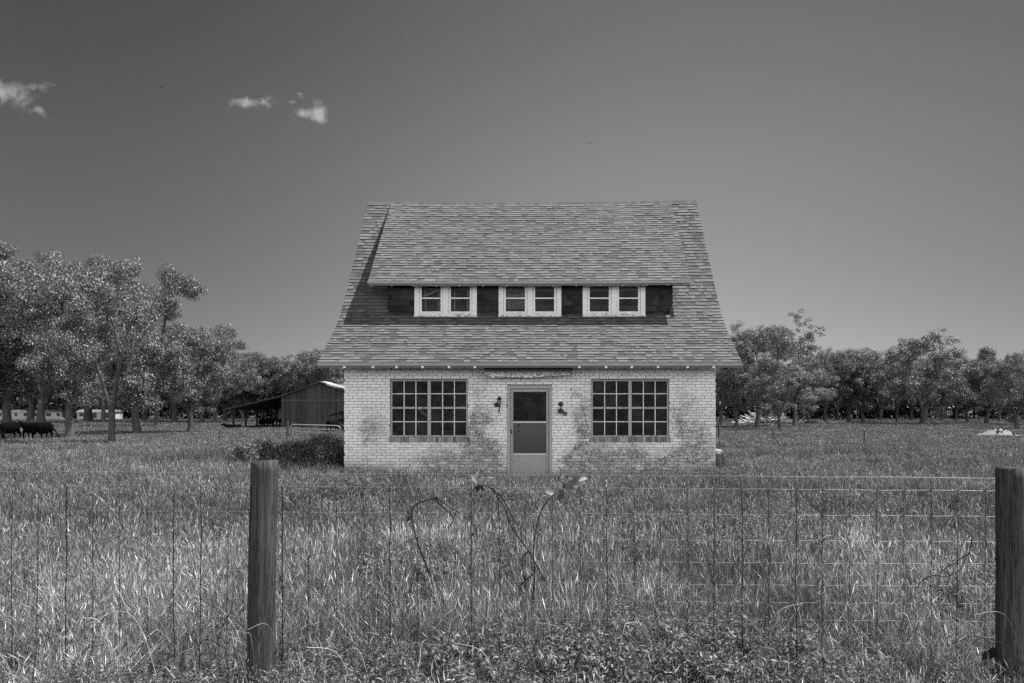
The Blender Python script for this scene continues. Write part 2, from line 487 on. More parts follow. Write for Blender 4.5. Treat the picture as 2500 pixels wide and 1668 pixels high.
WX0, WX1, WY0, WY1 = -4.444, 3.954, 18.0, 26.8
WTOP = 2.66
OPEN = [(-3.405, -1.649, 1.026, 2.318), (1.143, 2.905, 1.026, 2.318), (-0.754, 0.25, -0.2, 2.183)]
CH, BL = 0.0645, 0.21
R = random.Random(3)

def brick_run(mb, a0, a1, z0, ncourse, opens, place):
    """bricks along an axis from a0 to a1; place(a,b,z0,z1,proud) -> box corners"""
    for k in range(ncourse):
        zz = z0 + k * CH
        zc = zz + CH / 2
        off = (k % 2) * BL / 2 + (0.02 * math.sin(k * 1.7))
        cuts = [(o[0] - 0.004, o[1] + 0.004) for o in opens if o[2] - 0.02 < zc < o[3] + 0.02]
        x = a0 - off
        while x < a1:
            w = BL + R.uniform(-0.006, 0.006)
            segs = [(max(x, a0), min(x + w - 0.010, a1))]
            for (c0, c1) in cuts:
                ns = []
                for (s0, s1) in segs:
                    if s1 <= c0 or s0 >= c1: ns.append((s0, s1)); continue
                    if s0 < c0: ns.append((s0, c0))
                    if s1 > c1: ns.append((c1, s1))
                segs = ns
            for (s0, s1) in segs:
                if s1 - s0 < 0.012: continue
                sh = 0.83 + R.uniform(-0.07, 0.03)
                if opens:
                    xm_, zm_ = (s0 + s1) / 2, zz
                    sv = max(0, 0.75 - zm_) * 0.9
                    for (cx, cz, rx, rz, am) in STAINS: sv += am * math.exp(-((xm_ - cx) / rx) ** 2 - ((zm_ - cz) / rz) ** 2)
                    sh *= 1 - min(0.35, min(sv, 1.0) * R.uniform(0.0, 0.38)) - (0.15 * R.random() if R.random() < 0.12 else 0)
                pr = R.uniform(0, 0.004)
                dz = R.uniform(-0.0012, 0.0012)
                p, q = place(s0, s1, zz + 0.004 + dz, zz + CH - 0.0045 + dz, pr)
                mb.box(p, q, sh)
            x += w

# walls: mortar core with openings + bricks 12 mm proud
w = HM()
def core(x0, x1, z0, z1): w.box((x0, WY0 + 0.013, z0), (x1, WY0 + 0.2, z1))
core(WX0 + 0.013, OPEN[0][0], -0.3, WTOP); core(OPEN[0][0], OPEN[0][1], -0.3, OPEN[0][2]); core(OPEN[0][0], OPEN[0][1], OPEN[0][3], WTOP)
core(OPEN[0][1], OPEN[2][0], -0.3, WTOP); core(OPEN[2][0], OPEN[2][1], OPEN[2][3], WTOP); core(OPEN[2][1], OPEN[1][0], -0.3, WTOP)
core(OPEN[1][0], OPEN[1][1], -0.3, OPEN[1][2]); core(OPEN[1][0], OPEN[1][1], OPEN[1][3], WTOP); core(OPEN[1][1], WX1 - 0.013, -0.3, WTOP)
w.box((WX0 + 0.013, WY0 + 0.2, -0.3), (WX0 + 0.2, WY1 - 0.013, WTOP))
w.box((WX1 - 0.2, WY0 + 0.2, -0.3), (WX1 - 0.013, WY1 - 0.013, WTOP))
w.box((WX0 + 0.2, WY1 - 0.2, -0.3), (WX1 - 0.2, WY1 - 0.013, WTOP))
wall_core = w.build('mortar_wall', m_mortar)
w = HM()
NC = 42
brick_run(w, WX0, WX1, -0.045, NC, OPEN, lambda a, b, z0, z1, p: ((a, WY0 - p, z0), (b, WY0 + 0.05, z1)))
fw = w.build('front_wall', m_brick, bevel=0.0015)
w = HM(); brick_run(w, WY0 + 0.055, WY1 - 0.055, -0.045, NC, [], lambda a, b, z0, z1, p: ((WX0 - p, a, z0), (WX0 + 0.05, b, z1))); w.build('side_wall', m_brick)
w = HM(); brick_run(w, WY0 + 0.055, WY1 - 0.055, -0.045, NC, [], lambda a, b, z0, z1, p: ((WX1 - 0.05, a, z0), (WX1 + p, b, z1))); w.build('side_wall', m_brick)
w = HM(); brick_run(w, WX0, WX1, -0.045, NC, [], lambda a, b, z0, z1, p: ((a, WY1 - 0.05, z0), (b, WY1 + p, z1))); w.build('back_wall', m_brick)
DX0b, DX1b, DX0t, DX1t = -4.12, 3.58, -4.2, 3.66   # dormer roof sides, bottom and top
DW0, DW1, DWY = -3.69, 3.19, 19.33                  # dormer wall
# floor, ceiling and rear partition inside
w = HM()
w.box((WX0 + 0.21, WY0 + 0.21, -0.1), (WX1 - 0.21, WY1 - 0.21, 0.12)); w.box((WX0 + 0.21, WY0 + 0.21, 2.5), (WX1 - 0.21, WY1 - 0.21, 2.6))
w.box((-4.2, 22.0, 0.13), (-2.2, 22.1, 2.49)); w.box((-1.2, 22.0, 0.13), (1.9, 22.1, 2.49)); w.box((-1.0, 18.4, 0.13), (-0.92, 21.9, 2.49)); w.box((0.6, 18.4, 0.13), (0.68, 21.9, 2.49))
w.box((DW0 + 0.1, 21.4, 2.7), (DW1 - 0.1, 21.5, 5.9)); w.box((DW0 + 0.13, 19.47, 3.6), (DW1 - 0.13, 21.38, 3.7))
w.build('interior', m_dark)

# roof profile (distance, height)
YR = 22.42
PROF = [(17.38, 2.66), (18.1, 3.115), (18.6, 3.41), (18.96, 3.65), (19.36, 3.965), (20.14, 4.83), (21.33, 6.2), (YR, 7.49)]
RX0, RX1 = -4.86, 4.39
def sag(x, z):
    t = (x - (RX0 + RX1) / 2) / ((RX1 - RX0) / 2)
    h = (z - 2.6) / 4.9
    return -0.045 * max(0, 1 - t * t) * max(0, h) + 0.02 * t * max(0, h)
def poly_at(prof, s):
    """point and normal at arc length s"""
    for i in range(len(prof) - 1):
        a, b = prof[i], prof[i + 1]
        L = math.hypot(b[0] - a[0], b[1] - a[1])
        if s <= L or i == len(prof) - 2:
            t = s / L
            n = (-(b[1] - a[1]) / L, (b[0] - a[0]) / L)
            return (a[0] + (b[0] - a[0]) * t, a[1] + (b[1] - a[1]) * t), n
        s -= L
def plen(prof): return sum(math.hypot(prof[i + 1][0] - prof[i][0], prof[i + 1][1] - prof[i][1]) for i in range(len(prof) - 1))
def roof_z(prof, y):
    for i in range(len(prof) - 1):
        if y <= prof[i + 1][0] or i == len(prof) - 2:
            a, b = prof[i], prof[i + 1]
            return a[1] + (b[1] - a[1]) * (y - a[0]) / (b[0] - a[0])

def shingles(mb, prof, x0f, x1f, skip=None, mirror=None, exp=0.128, seed=1, lo=0.062, hi=0.125):
    r = random.Random(seed)
    L = plen(prof); n = int(L / exp + 0.5); ex = L / n
    for k in range(n):
        (ya, za), na = poly_at(prof, k * ex)
        (yb, zb), nb = poly_at(prof, min((k + 1) * ex + 0.015, L))
        (yr, zr), nr = poly_at(prof, max(k * ex - 0.0, 0))
        xa, xb = x0f((k + .5) / n), x1f((k + .5) / n)
        x = xa
        rowt = r.uniform(-0.012, 0.012)
        prev = 0.1
        while x < xb - 0.01:
            wd = r.choice((0.08, 0.10, 0.13, 0.15, 0.18, 0.24)) * r.uniform(0.85, 1.15)
            x2 = min(x + wd, xb)
            if xb - x2 < 0.05: x2 = xb
            cxm = (x + x2) / 2
            if not (skip and skip(cxm, (ya + yb) / 2)):
                c = r.choice((lo, lo * 1.25, (lo + hi) / 2, (lo + hi) / 2, hi * 0.92, hi, hi)) * r.uniform(0.88, 1.1)
                thick = (0.020 if c < (lo + hi) / 2 else 0.028) + rowt * 0.2
                dn = r.uniform(-0.006, 0.006)
                def pt(xx, y, z, nrm, h):
                    yy, zz = y + nrm[0] * h, z + nrm[1] * h
                    zz += sag(xx, zz)
                    if mirror is not None: yy = 2 * mirror - yy
                    return (xx, yy, zz)
                d0 = (-na[1] * 0 + dn * nb[1], 0)
                lo1 = pt(x, ya - dn * na[1], za + dn * na[0], na, thick); lo2 = pt(x2, ya - dn * na[1], za + dn * na[0], na, thick)
                hi2 = pt(x2, yb, zb, nb, 0.009); hi1 = pt(x, yb, zb, nb, 0.009)
                b1 = pt(x, ya - dn * na[1], za + dn * na[0], na, 0.0); b2 = pt(x2, ya - dn * na[1], za + dn * na[0], na, 0.0)
                lo2 = (lo2[0] - 0.004, lo2[1], lo2[2]); b2 = (b2[0] - 0.004, b2[1], b2[2])
                mb.face([lo1, lo2, hi2, hi1] if mirror is None else [lo2, lo1, hi1, hi2], c)
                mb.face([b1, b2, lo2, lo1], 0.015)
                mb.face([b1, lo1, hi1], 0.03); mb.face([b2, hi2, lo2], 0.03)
            x = x2

DPROF = [(19.0, 4.715), (22.34, 7.43)]
def under_dormer(x, y): return DW0 + 0.1 < x < DW1 - 0.1 and y > DWY + 0.25
sh = HM()
shingles(sh, PROF, lambda t: RX0, lambda t: RX1, under_dormer, seed=11)
shingles(sh, PROF, lambda t: RX0, lambda t: RX1, None, mirror=YR, seed=12)
roof = sh.build('roof', m_roof)
# deck (solid) under the shingles
def deck(mb, prof, x0, x1, th, mirror=None):
    pr = [(y, z - 0.004) for y, z in prof]; lo_ = [(y, z - th) for y, z in prof][::-1]
    poly = pr + lo_
    N = 24
    for i in range(N):
        xa, xb = x0 + (x1 - x0) * i / N, x0 + (x1 - x0) * (i + 1) / N
        for k in range(len(prof) - 1):
            if mirror is None and prof is PROF and k >= 4 and xa > DW0 + 0.05 and xb < DW1 - 0.05: continue
            q = []
            for xx in (xa, xb):
                for (yy, zz) in (pr[k], pr[k + 1], (prof[k + 1][0], prof[k + 1][1] - th), (prof[k][0], prof[k][1] - th)):
                    zq = zz + sag(xx, zz); yq = yy if mirror is None else 2 * mirror - yy
                    q.append((xx, yq, zq))
            mb.face([q[0], q[4], q[5], q[1]]); mb.face([q[3], q[2], q[6], q[7]]); mb.face([q[0], q[3], q[7], q[4]])
            if i == 0: mb.face([q[0], q[1], q[2], q[3]])
            if i == N - 1: mb.face([q[4], q[7], q[6], q[5]])
d = HM(); deck(d, PROF, RX0 + 0.01, RX1 - 0.01, 0.1); deck(d, PROF, RX0 + 0.01, RX1 - 0.01, 0.1, YR)
dk = d.build('soffit', m_soffit, roof)
# ridge caps
d = HM(); x = RX0; r = random.Random(5)
while x < RX1 - 0.02:
    x2 = min(x + 0.13, RX1); c = r.uniform(0.07, 0.1)
    zt = 7.49 + 0.045
    def sx_(xx, y, z): return (xx, y, z + sag(xx, z))
    e = 0.006
    d.face([sx_(x, YR - 0.1, zt - 0.13 + e), sx_(x2, YR - 0.1, zt - 0.13), sx_(x2, YR, zt), sx_(x, YR, zt + e)], c)
    d.face([sx_(x, YR, zt + e), sx_(x2, YR, zt), sx_(x2, YR + 0.1, zt - 0.13), sx_(x, YR + 0.1, zt - 0.13 + e)], c)
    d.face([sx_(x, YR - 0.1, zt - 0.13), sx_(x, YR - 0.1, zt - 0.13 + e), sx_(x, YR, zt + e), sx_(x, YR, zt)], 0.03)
    x = x2
d.build('ridge_cap', m_roof, roof)
# eave fascia + drip edge, rake boards
d = HM()
for i in range(14):
    xa = RX0 - 0.005 + (RX1 - RX0 + 0.01) * i / 14; xb = RX0 - 0.005 + (RX1 - RX0 + 0.01) * (i + 1) / 14
    d.box((xa, 17.345, 2.597), (xb, 17.375, 2.668), 0.5)
d.build('fascia', m_fascia, roof)
for sx0, sx1 in ((RX0 - 0.012, RX0 + 0.008), (RX1 - 0.008, RX1 + 0.012)):
    d = HM()
    for mir in (None, YR):
        for k in range(len(PROF) - 1):
            a, b = PROF[k], PROF[k + 1]
            f_ = (lambda y: y) if mir is None else (lambda y: 2 * YR - y)
            d.prism([(f_(a[0]), a[1] - 0.012 + sag(sx0, a[1])), (f_(b[0]), b[1] - 0.012 + sag(sx0, b[1])), (f_(b[0]), b[1] - 0.13), (f_(a[0]), a[1] - 0.13)], 'x', sx0, sx1)
    d.build('rake_board', m_soffit, roof)
# rafter tails, front eave
for px in (844.5, 914, 970.6, 1033.7, 1097.9, 1160.4, 1413.7, 1478.3, 1541, 1604.4, 1676, 1739.3):
    x = (px - VX) * 17.5 / F
    d = HM()
    d.prism([(17.36, 2.55), (17.36, 2.594), (17.47, 2.594), (17.99, 2.93), (17.99, 2.80)], 'x', x - 0.025, x + 0.025)
    d.build('rafter_tail', m_tail, roof)
# gable walls above the brick
for gx0, gx1 in ((WX0 + 0.02, WX0 + 0.14), (WX1 - 0.14, WX1 - 0.02)):
    d = HM()
    poly = [(18.15, WTOP + 0.002)] + [(y, z - 0.105) for y, z in PROF if y > 18.15] + [(2 * YR - y, z - 0.105) for y, z in PROF[::-1] if y > 18.15 and y < YR] + [(2 * YR - 18.15, WTOP + 0.002)]
    d.prism(poly, 'x', gx0, gx1, 0.05)
    d.build('gable', m_wallsh)

# dormer
dd = HM()
for i in range(8):
    pass
def dpt(x, y, z): return (x, y, z + sag(x, z))
shd = HM()
shingles(shd, DPROF, lambda t: DX0b + (DX0t - DX0b) * t, lambda t: DX1b + (DX1t - DX1b) * t, None, exp=0.128, seed=21, lo=0.07, hi=0.134)
droof = shd.build('dormer_roof', m_roof)
d = HM()
N = 10
for i in range(N):
    xa, xb = DX0b + 0.012 + (DX1b - DX0b - 0.024) * i / N, DX0b + 0.012 + (DX1b - DX0b - 0.024) * (i + 1) / N
    q = [dpt(xx, y, z) for xx in (xa, xb) for (y, z) in ((DPROF[0][0], DPROF[0][1] - 0.004), (DPROF[1][0], DPROF[1][1] - 0.004), (DPROF[1][0], DPROF[1][1] - 0.09), (DPROF[0][0], DPROF[0][1] - 0.09))]
    d.face([q[0], q[4], q[5], q[1]]); d.face([q[3], q[2], q[6], q[7]]); d.face([q[0], q[3], q[7], q[4]])
    if i == 0: d.face([q[0], q[1], q[2], q[3]])
    if i == N - 1: d.face([q[4], q[7], q[6], q[5]])
d.build('soffit', m_soffit, droof)
d = HM()
for i in range(N):
    xa, xb = DX0b - 0.01 + (DX1b - DX0b + 0.02) * i / N, DX0b - 0.01 + (DX1b - DX0b + 0.02) * (i + 1) / N
    za, zb = sag(xa, 4.7), sag(xb, 4.7)
    q0, q1 = 18.965, 18.995
    d.face([(xa, q0, 4.667 + za), (xb, q0, 4.667 + zb), (xb, q0, 4.722 + zb), (xa, q0, 4.722 + za)])
    d.face([(xa, q1, 4.667 + za), (xa, q1, 4.722 + za), (xb, q1, 4.722 + zb), (xb, q1, 4.667 + zb)])
    d.face([(xa, q0, 4.667 + za), (xa, q1, 4.667 + za), (xb, q1, 4.667 + zb), (xb, q0, 4.667 + zb)])
    d.face([(xa, q0, 4.722 + za), (xb, q0, 4.722 + zb), (xb, q1, 4.722 + zb), (xa, q1, 4.722 + za)])
d.build('fascia', m_fascia, droof)
for px in (906, 956.5, 1008.8, 1064.6, 1122, 1178.7, 1236.1, 1293.3, 1349.9, 1406.9, 1464.5, 1521.2, 1579.2, 1629.8):
    x = (px - VX) * 19.02 / F
    dz = sag(x, 4.7)
    d = HM(); d.prism([(19.02, 4.615 + dz), (19.02, 4.648 + dz), (19.42, 4.93 + dz), (19.42, 4.84 + dz)], 'x', x - 0.016, x + 0.016)
    d.build('rafter_tail', m_tail, droof)

DWIN = [(-3.06, -1.548), (-1.019, 0.50), (1.018, 2.537)]
DZ0, DZ1 = 3.885, 4.86
d = HM()
def dwall(x0, x1, z0, z1): d.box((x0, DWY, z0), (x1, DWY + 0.12, z1), 0.035)
xs_ = [DW0] + [q for p in DWIN for q in p] + [DW1]
for i in range(0, len(xs_), 2): dwall(xs_[i], xs_[i + 1], 3.7, 4.88)
for a, b in DWIN: dwall(a, b, 3.7, DZ0)
# cheeks
for cx0, cx1 in ((DW0, DW0 + 0.12), (DW1 - 0.12, DW1)):
    d.prism([(DWY + 0.121, 3.75), (DWY + 0.121, 4.86), (22.0, 7.05), (22.0, 6.7)], 'x', cx0, cx1, 0.035)
# shingles hung on the wall
r = random.Random(31)
k = 0; z = 3.9
while z < 4.86:
    for (xa, xb) in [(xs_[i], xs_[i + 1]) for i in range(0, len(xs_), 2)]:
        x = xa
        while x < xb - 0.01:
            x2 = min(x + r.choice((0.1, 0.14, 0.17, 0.22)), xb)
            if xb - x2 < 0.05: x2 = xb
            c = r.choice((0.012, 0.018, 0.024, 0.03, 0.036)); t = r.uniform(0.018, 0.03)
            zl = z + r.uniform(-0.004, 0.004); zt_ = min(z + 0.15, 4.88)
            d.face([(x, DWY - t, zl), (x2, DWY - t, zl), (x2, DWY - 0.004, zt_), (x, DWY - 0.004, zt_)], c)
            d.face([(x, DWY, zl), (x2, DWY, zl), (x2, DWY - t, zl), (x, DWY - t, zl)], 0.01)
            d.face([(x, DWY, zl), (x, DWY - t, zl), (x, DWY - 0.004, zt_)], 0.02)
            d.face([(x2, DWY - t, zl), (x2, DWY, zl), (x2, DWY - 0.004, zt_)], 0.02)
            x = x2
    z += 0.135
# side cheek shingles: outer courses
for sgn, xw in ((-1, DW0), (1, DW1)):
    z = 3.95
    while z < 6.9:
        ya = DWY if z < 4.7 else 19.33 + (z - 4.7) / 0.817 * 1.0
        yb = 19.36 + (z - 3.97) / 1.16
        if yb > ya + 0.05:
            y = ya
            while y < yb:
                y2 = min(y + r.choice((0.12, 0.17, 0.22)), yb); c = r.choice((0.025, 0.04, 0.055))
                d.face([(xw + sgn * 0.022, y, z), (xw + sgn * 0.022, y2, z), (xw + sgn * 0.003, y2, z + 0.15), (xw + sgn * 0.003, y, z + 0.15)], c)
                y = y2
        z += 0.135
dormer = d.build('dormer_wall', m_wallsh)
# bent corner flashing at the right foot of the dormer
d = HM(); d.box((0, 0, 0), (0.09, 0.015, 0.27), 0.05, Matrix.Translation((3.13, 19.19, 3.87)) @ Matrix.Rotation(-0.12, 4, 'Y')); d.build('loose_shingle', m_wallsh, dormer)

# dormer windows
def slats(mb, x0, x1, z0, z1, y, pitch=0.026, tilt=0.0):
    z = z1
    while z > z0:
        t = tilt * (z1 - z) / max(z1 - z0, 0.01)
        mb.face([(x0, y, z), (x1, y, z + t), (x1, y + 0.014, z - 0.016 + t), (x0, y + 0.014, z - 0.016)], 0.5)
        z -= pitch
def dormer_window(x0, x1, kinds):
    f = HM(); yf = DWY - 0.035
    zb, zt = DZ0, 4.735
    pad = 0.112; midw = 0.125
    f.box((x0, yf, zb + 0.045), (x0 + pad, DWY + 0.03, zt + 0.05), 0.5)
    f.box((x1 - pad, yf, zb + 0.045), (x1, DWY + 0.03, zt + 0.05), 0.5)
    xm = (x0 + x1) / 2
    f.box((xm - midw / 2, yf, zb + 0.045), (xm + midw / 2, DWY + 0.03, zt - 0.051), 0.15)
    f.box((x0 + pad, yf, zt - 0.05), (x1 - pad, DWY + 0.03, zt + 0.05), 0.1)
    f.box((x0 + pad, yf, zb + 0.045), (xm - midw / 2, DWY + 0.03, zb + 0.085), 0.8)
    f.box((xm + midw / 2, yf, zb + 0.045), (x1 - pad, DWY + 0.03, zb + 0.085), 0.8)
    win = f.build('dormer_window', m_white, bevel=0.003)
    win.name = 'window'
    f = HM(); f.box((x0 - 0.01, yf - 0.03, zb + 0.005), (x1 + 0.01, DWY + 0.01, zb + 0.044), 0.85)
    s_ = f.build('sill', m_white, win, bevel=0.003)
    for (a, b, kd) in ((x0 + pad, xm - midw / 2, kinds[0]), (xm + midw / 2, x1 - pad, kinds[1])):
        a += 0.004; b -= 0.004
        g = HM(); ys0, ys1 = DWY - 0.012, DWY + 0.028
        st_ = 0.058; z0, z1 = zb + 0.09, zt - 0.055
        mr = 1.6 + (HY - 728.5) / 100.6
        g.box((a, ys0, z0), (a + st_, ys1, z1), 0.45); g.box((b - st_, ys0, z0), (b, ys1, z1), 0.45)
        g.box((a + st_, ys0, z0), (b - st_, ys1, z0 + 0.055), 0.75); g.box((a + st_, ys0, z1 - 0.04), (b - st_, ys1, z1), 0.2)
        g.box((a - 0.0, ys0 - 0.012, mr - 0.016), (b + 0.0, ys1, mr + 0.016), 0.6)
        g.build('sash', m_white, win, bevel=0.002)
        p = HM(); p.box((a + st_, DWY + 0.004, z0 + 0.05), (b - st_, DWY + 0.008, z1 - 0.035)); p.build('pane', m_glass, win)
        if kd == 'blind':
            q = HM(); slats(q, a + 0.05, b - 0.05, z0 + 0.12, mr - 0.02, DWY + 0.05); slats(q, a + 0.05, b - 0.05, mr + 0.16, z1, DWY + 0.05)
            slats(q, a + 0.05, b - 0.05, mr + 0.02, mr + 0.12, DWY + 0.05, 0.03, 0.05)
            for xx in (a + 0.12, b - 0.14): q.box((xx, DWY + 0.04, z0 + 0.11), (xx + 0.02, DWY + 0.043, z1), 0.2)
            q.build('blind', m_blind, win)
        elif kd == 'short':
            q = HM(); slats(q, a + 0.05, b - 0.05, z1 - 0.13, z1, DWY + 0.05); q.build('blind', m_blind, win)
        elif kd == 'stud':
            q = HM()
            for xx in (a + 0.115, b - 0.135): q.box((xx, DWY + 0.12, z0), (xx + 0.035, DWY + 0.16, z1))
            q.box((a + 0.06, DWY + 0.12, z1 - 0.1), (b - 0.06, DWY + 0.14, z1 - 0.065))
            if kinds[0] == 'stud' and a < -2.5:
                q.box((-0.22, 0, -0.022), (0.22, 0.02, 0.022), 0.5, Matrix.Translation(((a + b) / 2, DWY + 0.05, mr + 0.14)) @ Matrix.Rotation(-0.42, 4, 'Y'))
            q.build('inner_frame', m_blind, win)
    return win
dormer_window(*DWIN[0], ('stud', 'stud'))
dormer_window(*DWIN[1], ('blind', 'short'))
dormer_window(*DWIN[2], ('short', 'short'))

# big ground-floor windows
def big_window(x0, x1, z0, z1, cloth):
    f = HM(); y0, y1 = 18.045, 18.10
    xm = (x0 + x1) / 2
    f.box((x0, y0, z0), (x0 + 0.04, y1, z1), 0.4); f.box((x1 - 0.04, y0, z0), (x1, y1, z1), 0.4)
    f.box((x0 + 0.04, y0, z1 - 0.03), (x1 - 0.04, y1, z1), 0.2)
    f.box((x0 + 0.04, y0, z0), (x1 - 0.04, y1, z0 + 0.035), 0.9)
    f.box((xm - 0.036, y0 - 0.01, z0 + 0.035), (xm + 0.036, y1, z1 - 0.03), 0.4)
    win = f.build('window', m_trim, bevel=0.002)
    zm = 1.683
    for (a, b) in ((x0 + 0.04, xm - 0.036), (xm + 0.036, x1 - 0.04)):
        g = HM(); yy0, yy1 = y0 + 0.012, y1 - 0.015
        g.box((a, yy0 - 0.008, zm - 0.022), (b, yy1, zm + 0.022), 0.75)
        g.build('meeting_rail', m_trim, win, bevel=0.002)
        g = HM()
        for i in (1, 2):
            xx = a + (b - a) * i / 3
            g.box((xx - 0.009, yy0, z0 + 0.036), (xx + 0.009, yy1, zm - 0.0225), 0.2); g.box((xx - 0.009, yy0, zm + 0.0225), (xx + 0.009, yy1, z1 - 0.031), 0.2)
        for zz in (1.6 + (HY - 1030) / 108, 1.6 + (HY - 961.4) / 108):
            for i in range(3):
                xa = a + (b - a) * i / 3 + (0.0095 if i else 0); xb = a + (b - a) * (i + 1) / 3 - (0.0095 if i < 2 else 0)
                g.box((xa, yy0 + 0.002, zz - 0.009), (xb, yy1, zz + 0.009), 0.25)
        g.build('glazing_bar', m_white, win)
        p = HM(); p.box((a, y1 - 0.012, z0 + 0.03), (b, y1 - 0.008, z1 - 0.03)); p.build('pane', m_glass, win)
    # rowlock brick sill
    s_ = HM(); x = x0 - 0.02; r = random.Random(int(x0 * 10) + 50)
    while x < x1 + 0.02:
        s_.box((x, 17.965 - r.uniform(0, 0.006), z0 - 0.115), (min(x + 0.058, x1 + 0.025), 18.044, z0 - 0.005), r.uniform(0.12, 0.4))
        x += 0.066
    s_.box((x0 - 0.015, 17.985, z0 - 0.112), (x1 + 0.02, 18.043, z0 - 0.012), 0.08)
    s_.build('sill', m_brick, win, bevel=0.002)
    if cloth:
        q = HM()
        pts = [(x0 + 0.66, 1.67), (x0 + 0.72, 1.6), (x0 + 0.84, 1.52), (x0 + 0.95, 1.42), (x0 + 0.8, 1.48), (x0 + 0.66, 1.55), (x0 + 0.56, 1.66)]
        q.face([(a, 18.3 + 0.05 * math.sin(a * 20), b) for a, b in pts]); q.face([(a, 18.32 + 0.05 * math.sin(a * 20), b) for a, b in pts][::-1])
        q.build('curtain', m_cloth, win)
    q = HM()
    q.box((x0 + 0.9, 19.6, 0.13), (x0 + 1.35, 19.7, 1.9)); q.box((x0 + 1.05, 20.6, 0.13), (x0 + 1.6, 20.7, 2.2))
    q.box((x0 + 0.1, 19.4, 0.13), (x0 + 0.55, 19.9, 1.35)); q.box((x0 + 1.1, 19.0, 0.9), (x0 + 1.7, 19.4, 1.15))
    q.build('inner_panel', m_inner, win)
    return win
big_window(*OPEN[0], True)
big_window(*OPEN[1], False)

# door
f = HM(); x0, x1, z1 = -0.754, 0.25, 2.183
f.box((x0, 17.975, -0.05), (x0 + 0.06, 18.12, z1), 0.3); f.box((x1 - 0.055, 17.975, -0.05), (x1, 18.12, z1), 0.3); f.box((x0 + 0.06, 17.975, z1 - 0.062), (x1 - 0.055, 18.12, z1), 0.2)
dframe = f.build('door_frame', m_trim, bevel=0.004)
g = HM(); a, b = -0.689, 0.190; zt = 2.116; y0, y1 = 18.02, 18.055
gx0, gx1 = -0.622, 0.126
g.box((a, y0, 0.05), (gx0, y1, zt), 0.5); g.box((gx1, y0, 0.05), (b, y1, zt), 0.5); g.box((gx0, y0, 2.044), (gx1, y1, zt), 0.5)
g.box((gx0, y0 - 0.004, 1.338), (gx1, y1, 1.382), 0.9); g.box((gx0, y0 - 0.004, 0.603), (gx1, y1, 0.66), 0.7)
g.box((gx0, y0 + 0.01, 0.05), (gx1, y1, 0.603), 0.45)
door = g.build('door', m_doorp, bevel=0.004)
for zz in (0.63, 1.36):
    q = HM(); q.box((gx0, y0 - 0.008, zz - 0.018), (gx1, y0 - 0.003, zz + 0.018)); q.build('rail', m_metal, door)
q = HM(); q.box((gx0, y0 + 0.015, 1.382), (gx1, y0 + 0.019, 2.044)); q.build('pane', m_glass, door)
q = HM(); q.box((gx0, y0 + 0.015, 0.66), (gx1, y0 + 0.019, 1.338)); q.build('screen', m_screen, door)
q = HM(); q.box((-0.672, y0 - 0.02, 1.10), (-0.652, y0 - 0.001, 1.19)); q.tube([(-0.662, y0 - 0.02, 1.15), (-0.662, y0 - 0.05, 1.15), (-0.64, y0 - 0.055, 1.15)], 0.006); q.build('handle', m_black, door)
q = HM(); q.box((-0.69, 17.6, -0.15), (0.19, 17.97, 0.03)); q.build('door_step', m_mortar, dframe)

# hood over the door
q = HM(); r = random.Random(8)
n = 26; xa, xb = -1.26, 0.713
top, bot, bk = [], [], []
for i in range(n + 1):
    t = i / n; x = xa + (xb - xa) * t
    bz_ = 2.345 + 0.05 * t + 0.012 * math.sin(t * 9) + r.uniform(-0.006, 0.006)
    if t > 0.97: bz_ += 0.08
    if t < 0.04: bz_ += 0.05
    top.append((x, 17.80, 2.605)); bot.append((x + (0.02 if t < .5 else -0.02), 17.70 + 0.01 * math.sin(t * 14), bz_))
for i in range(n):
    q.face([bot[i], bot[i + 1], top[i + 1], top[i]])
    q.face([(p[0], p[1] + 0.02, p[2]) for p in (top[i], top[i + 1], bot[i + 1], bot[i])])
    q.face([bot[i], (bot[i][0], bot[i][1] + 0.02, bot[i][2]), (bot[i + 1][0], bot[i + 1][1] + 0.02, bot[i + 1][2]), bot[i + 1]])
q.prism([(17.73, 2.45), (17.985, 2.45), (17.985, 2.60), (17.81, 2.60)], 'x', xa, xa + 0.02); q.prism([(17.73, 2.45), (17.985, 2.45), (17.985, 2.60), (17.81, 2.60)], 'x', xb - 0.02, xb)
q.box((xa + .02, 17.81, 2.585), (xb - .02, 17.985, 2.604))
hood = q.build('door_hood', m_hood)
FL = -0.1
q = HM(); q.face([(-1.13, 17.70, 2.39), (-1.18, 17.67, 2.25), (-1.235, 17.69, 2.28), (-1.19, 17.7, 2.32), (-1.16, 17.70, 2.40)]); q.face([(-1.13, 17.703, 2.39), (-1.16, 17.703, 2.40), (-1.19, 17.703, 2.32), (-1.235, 17.693, 2.28), (-1.18, 17.673, 2.25)])
q.build('torn_flap', m_fascia, hood)
# streaks of rust and rubble marks below the hood: old fixings
for (x, z, h) in ((-1.262, 2.10, 0.07), (-1.258, 1.94, 0.06), (0.69, 2.1, 0.05), (0.70, 1.93, 0.06)):
    q = HM(); q.box((x - 0.008, 17.992, z - h / 2), (x + 0.008, 18.002, z + h / 2)); q.build('bolt', m_black)

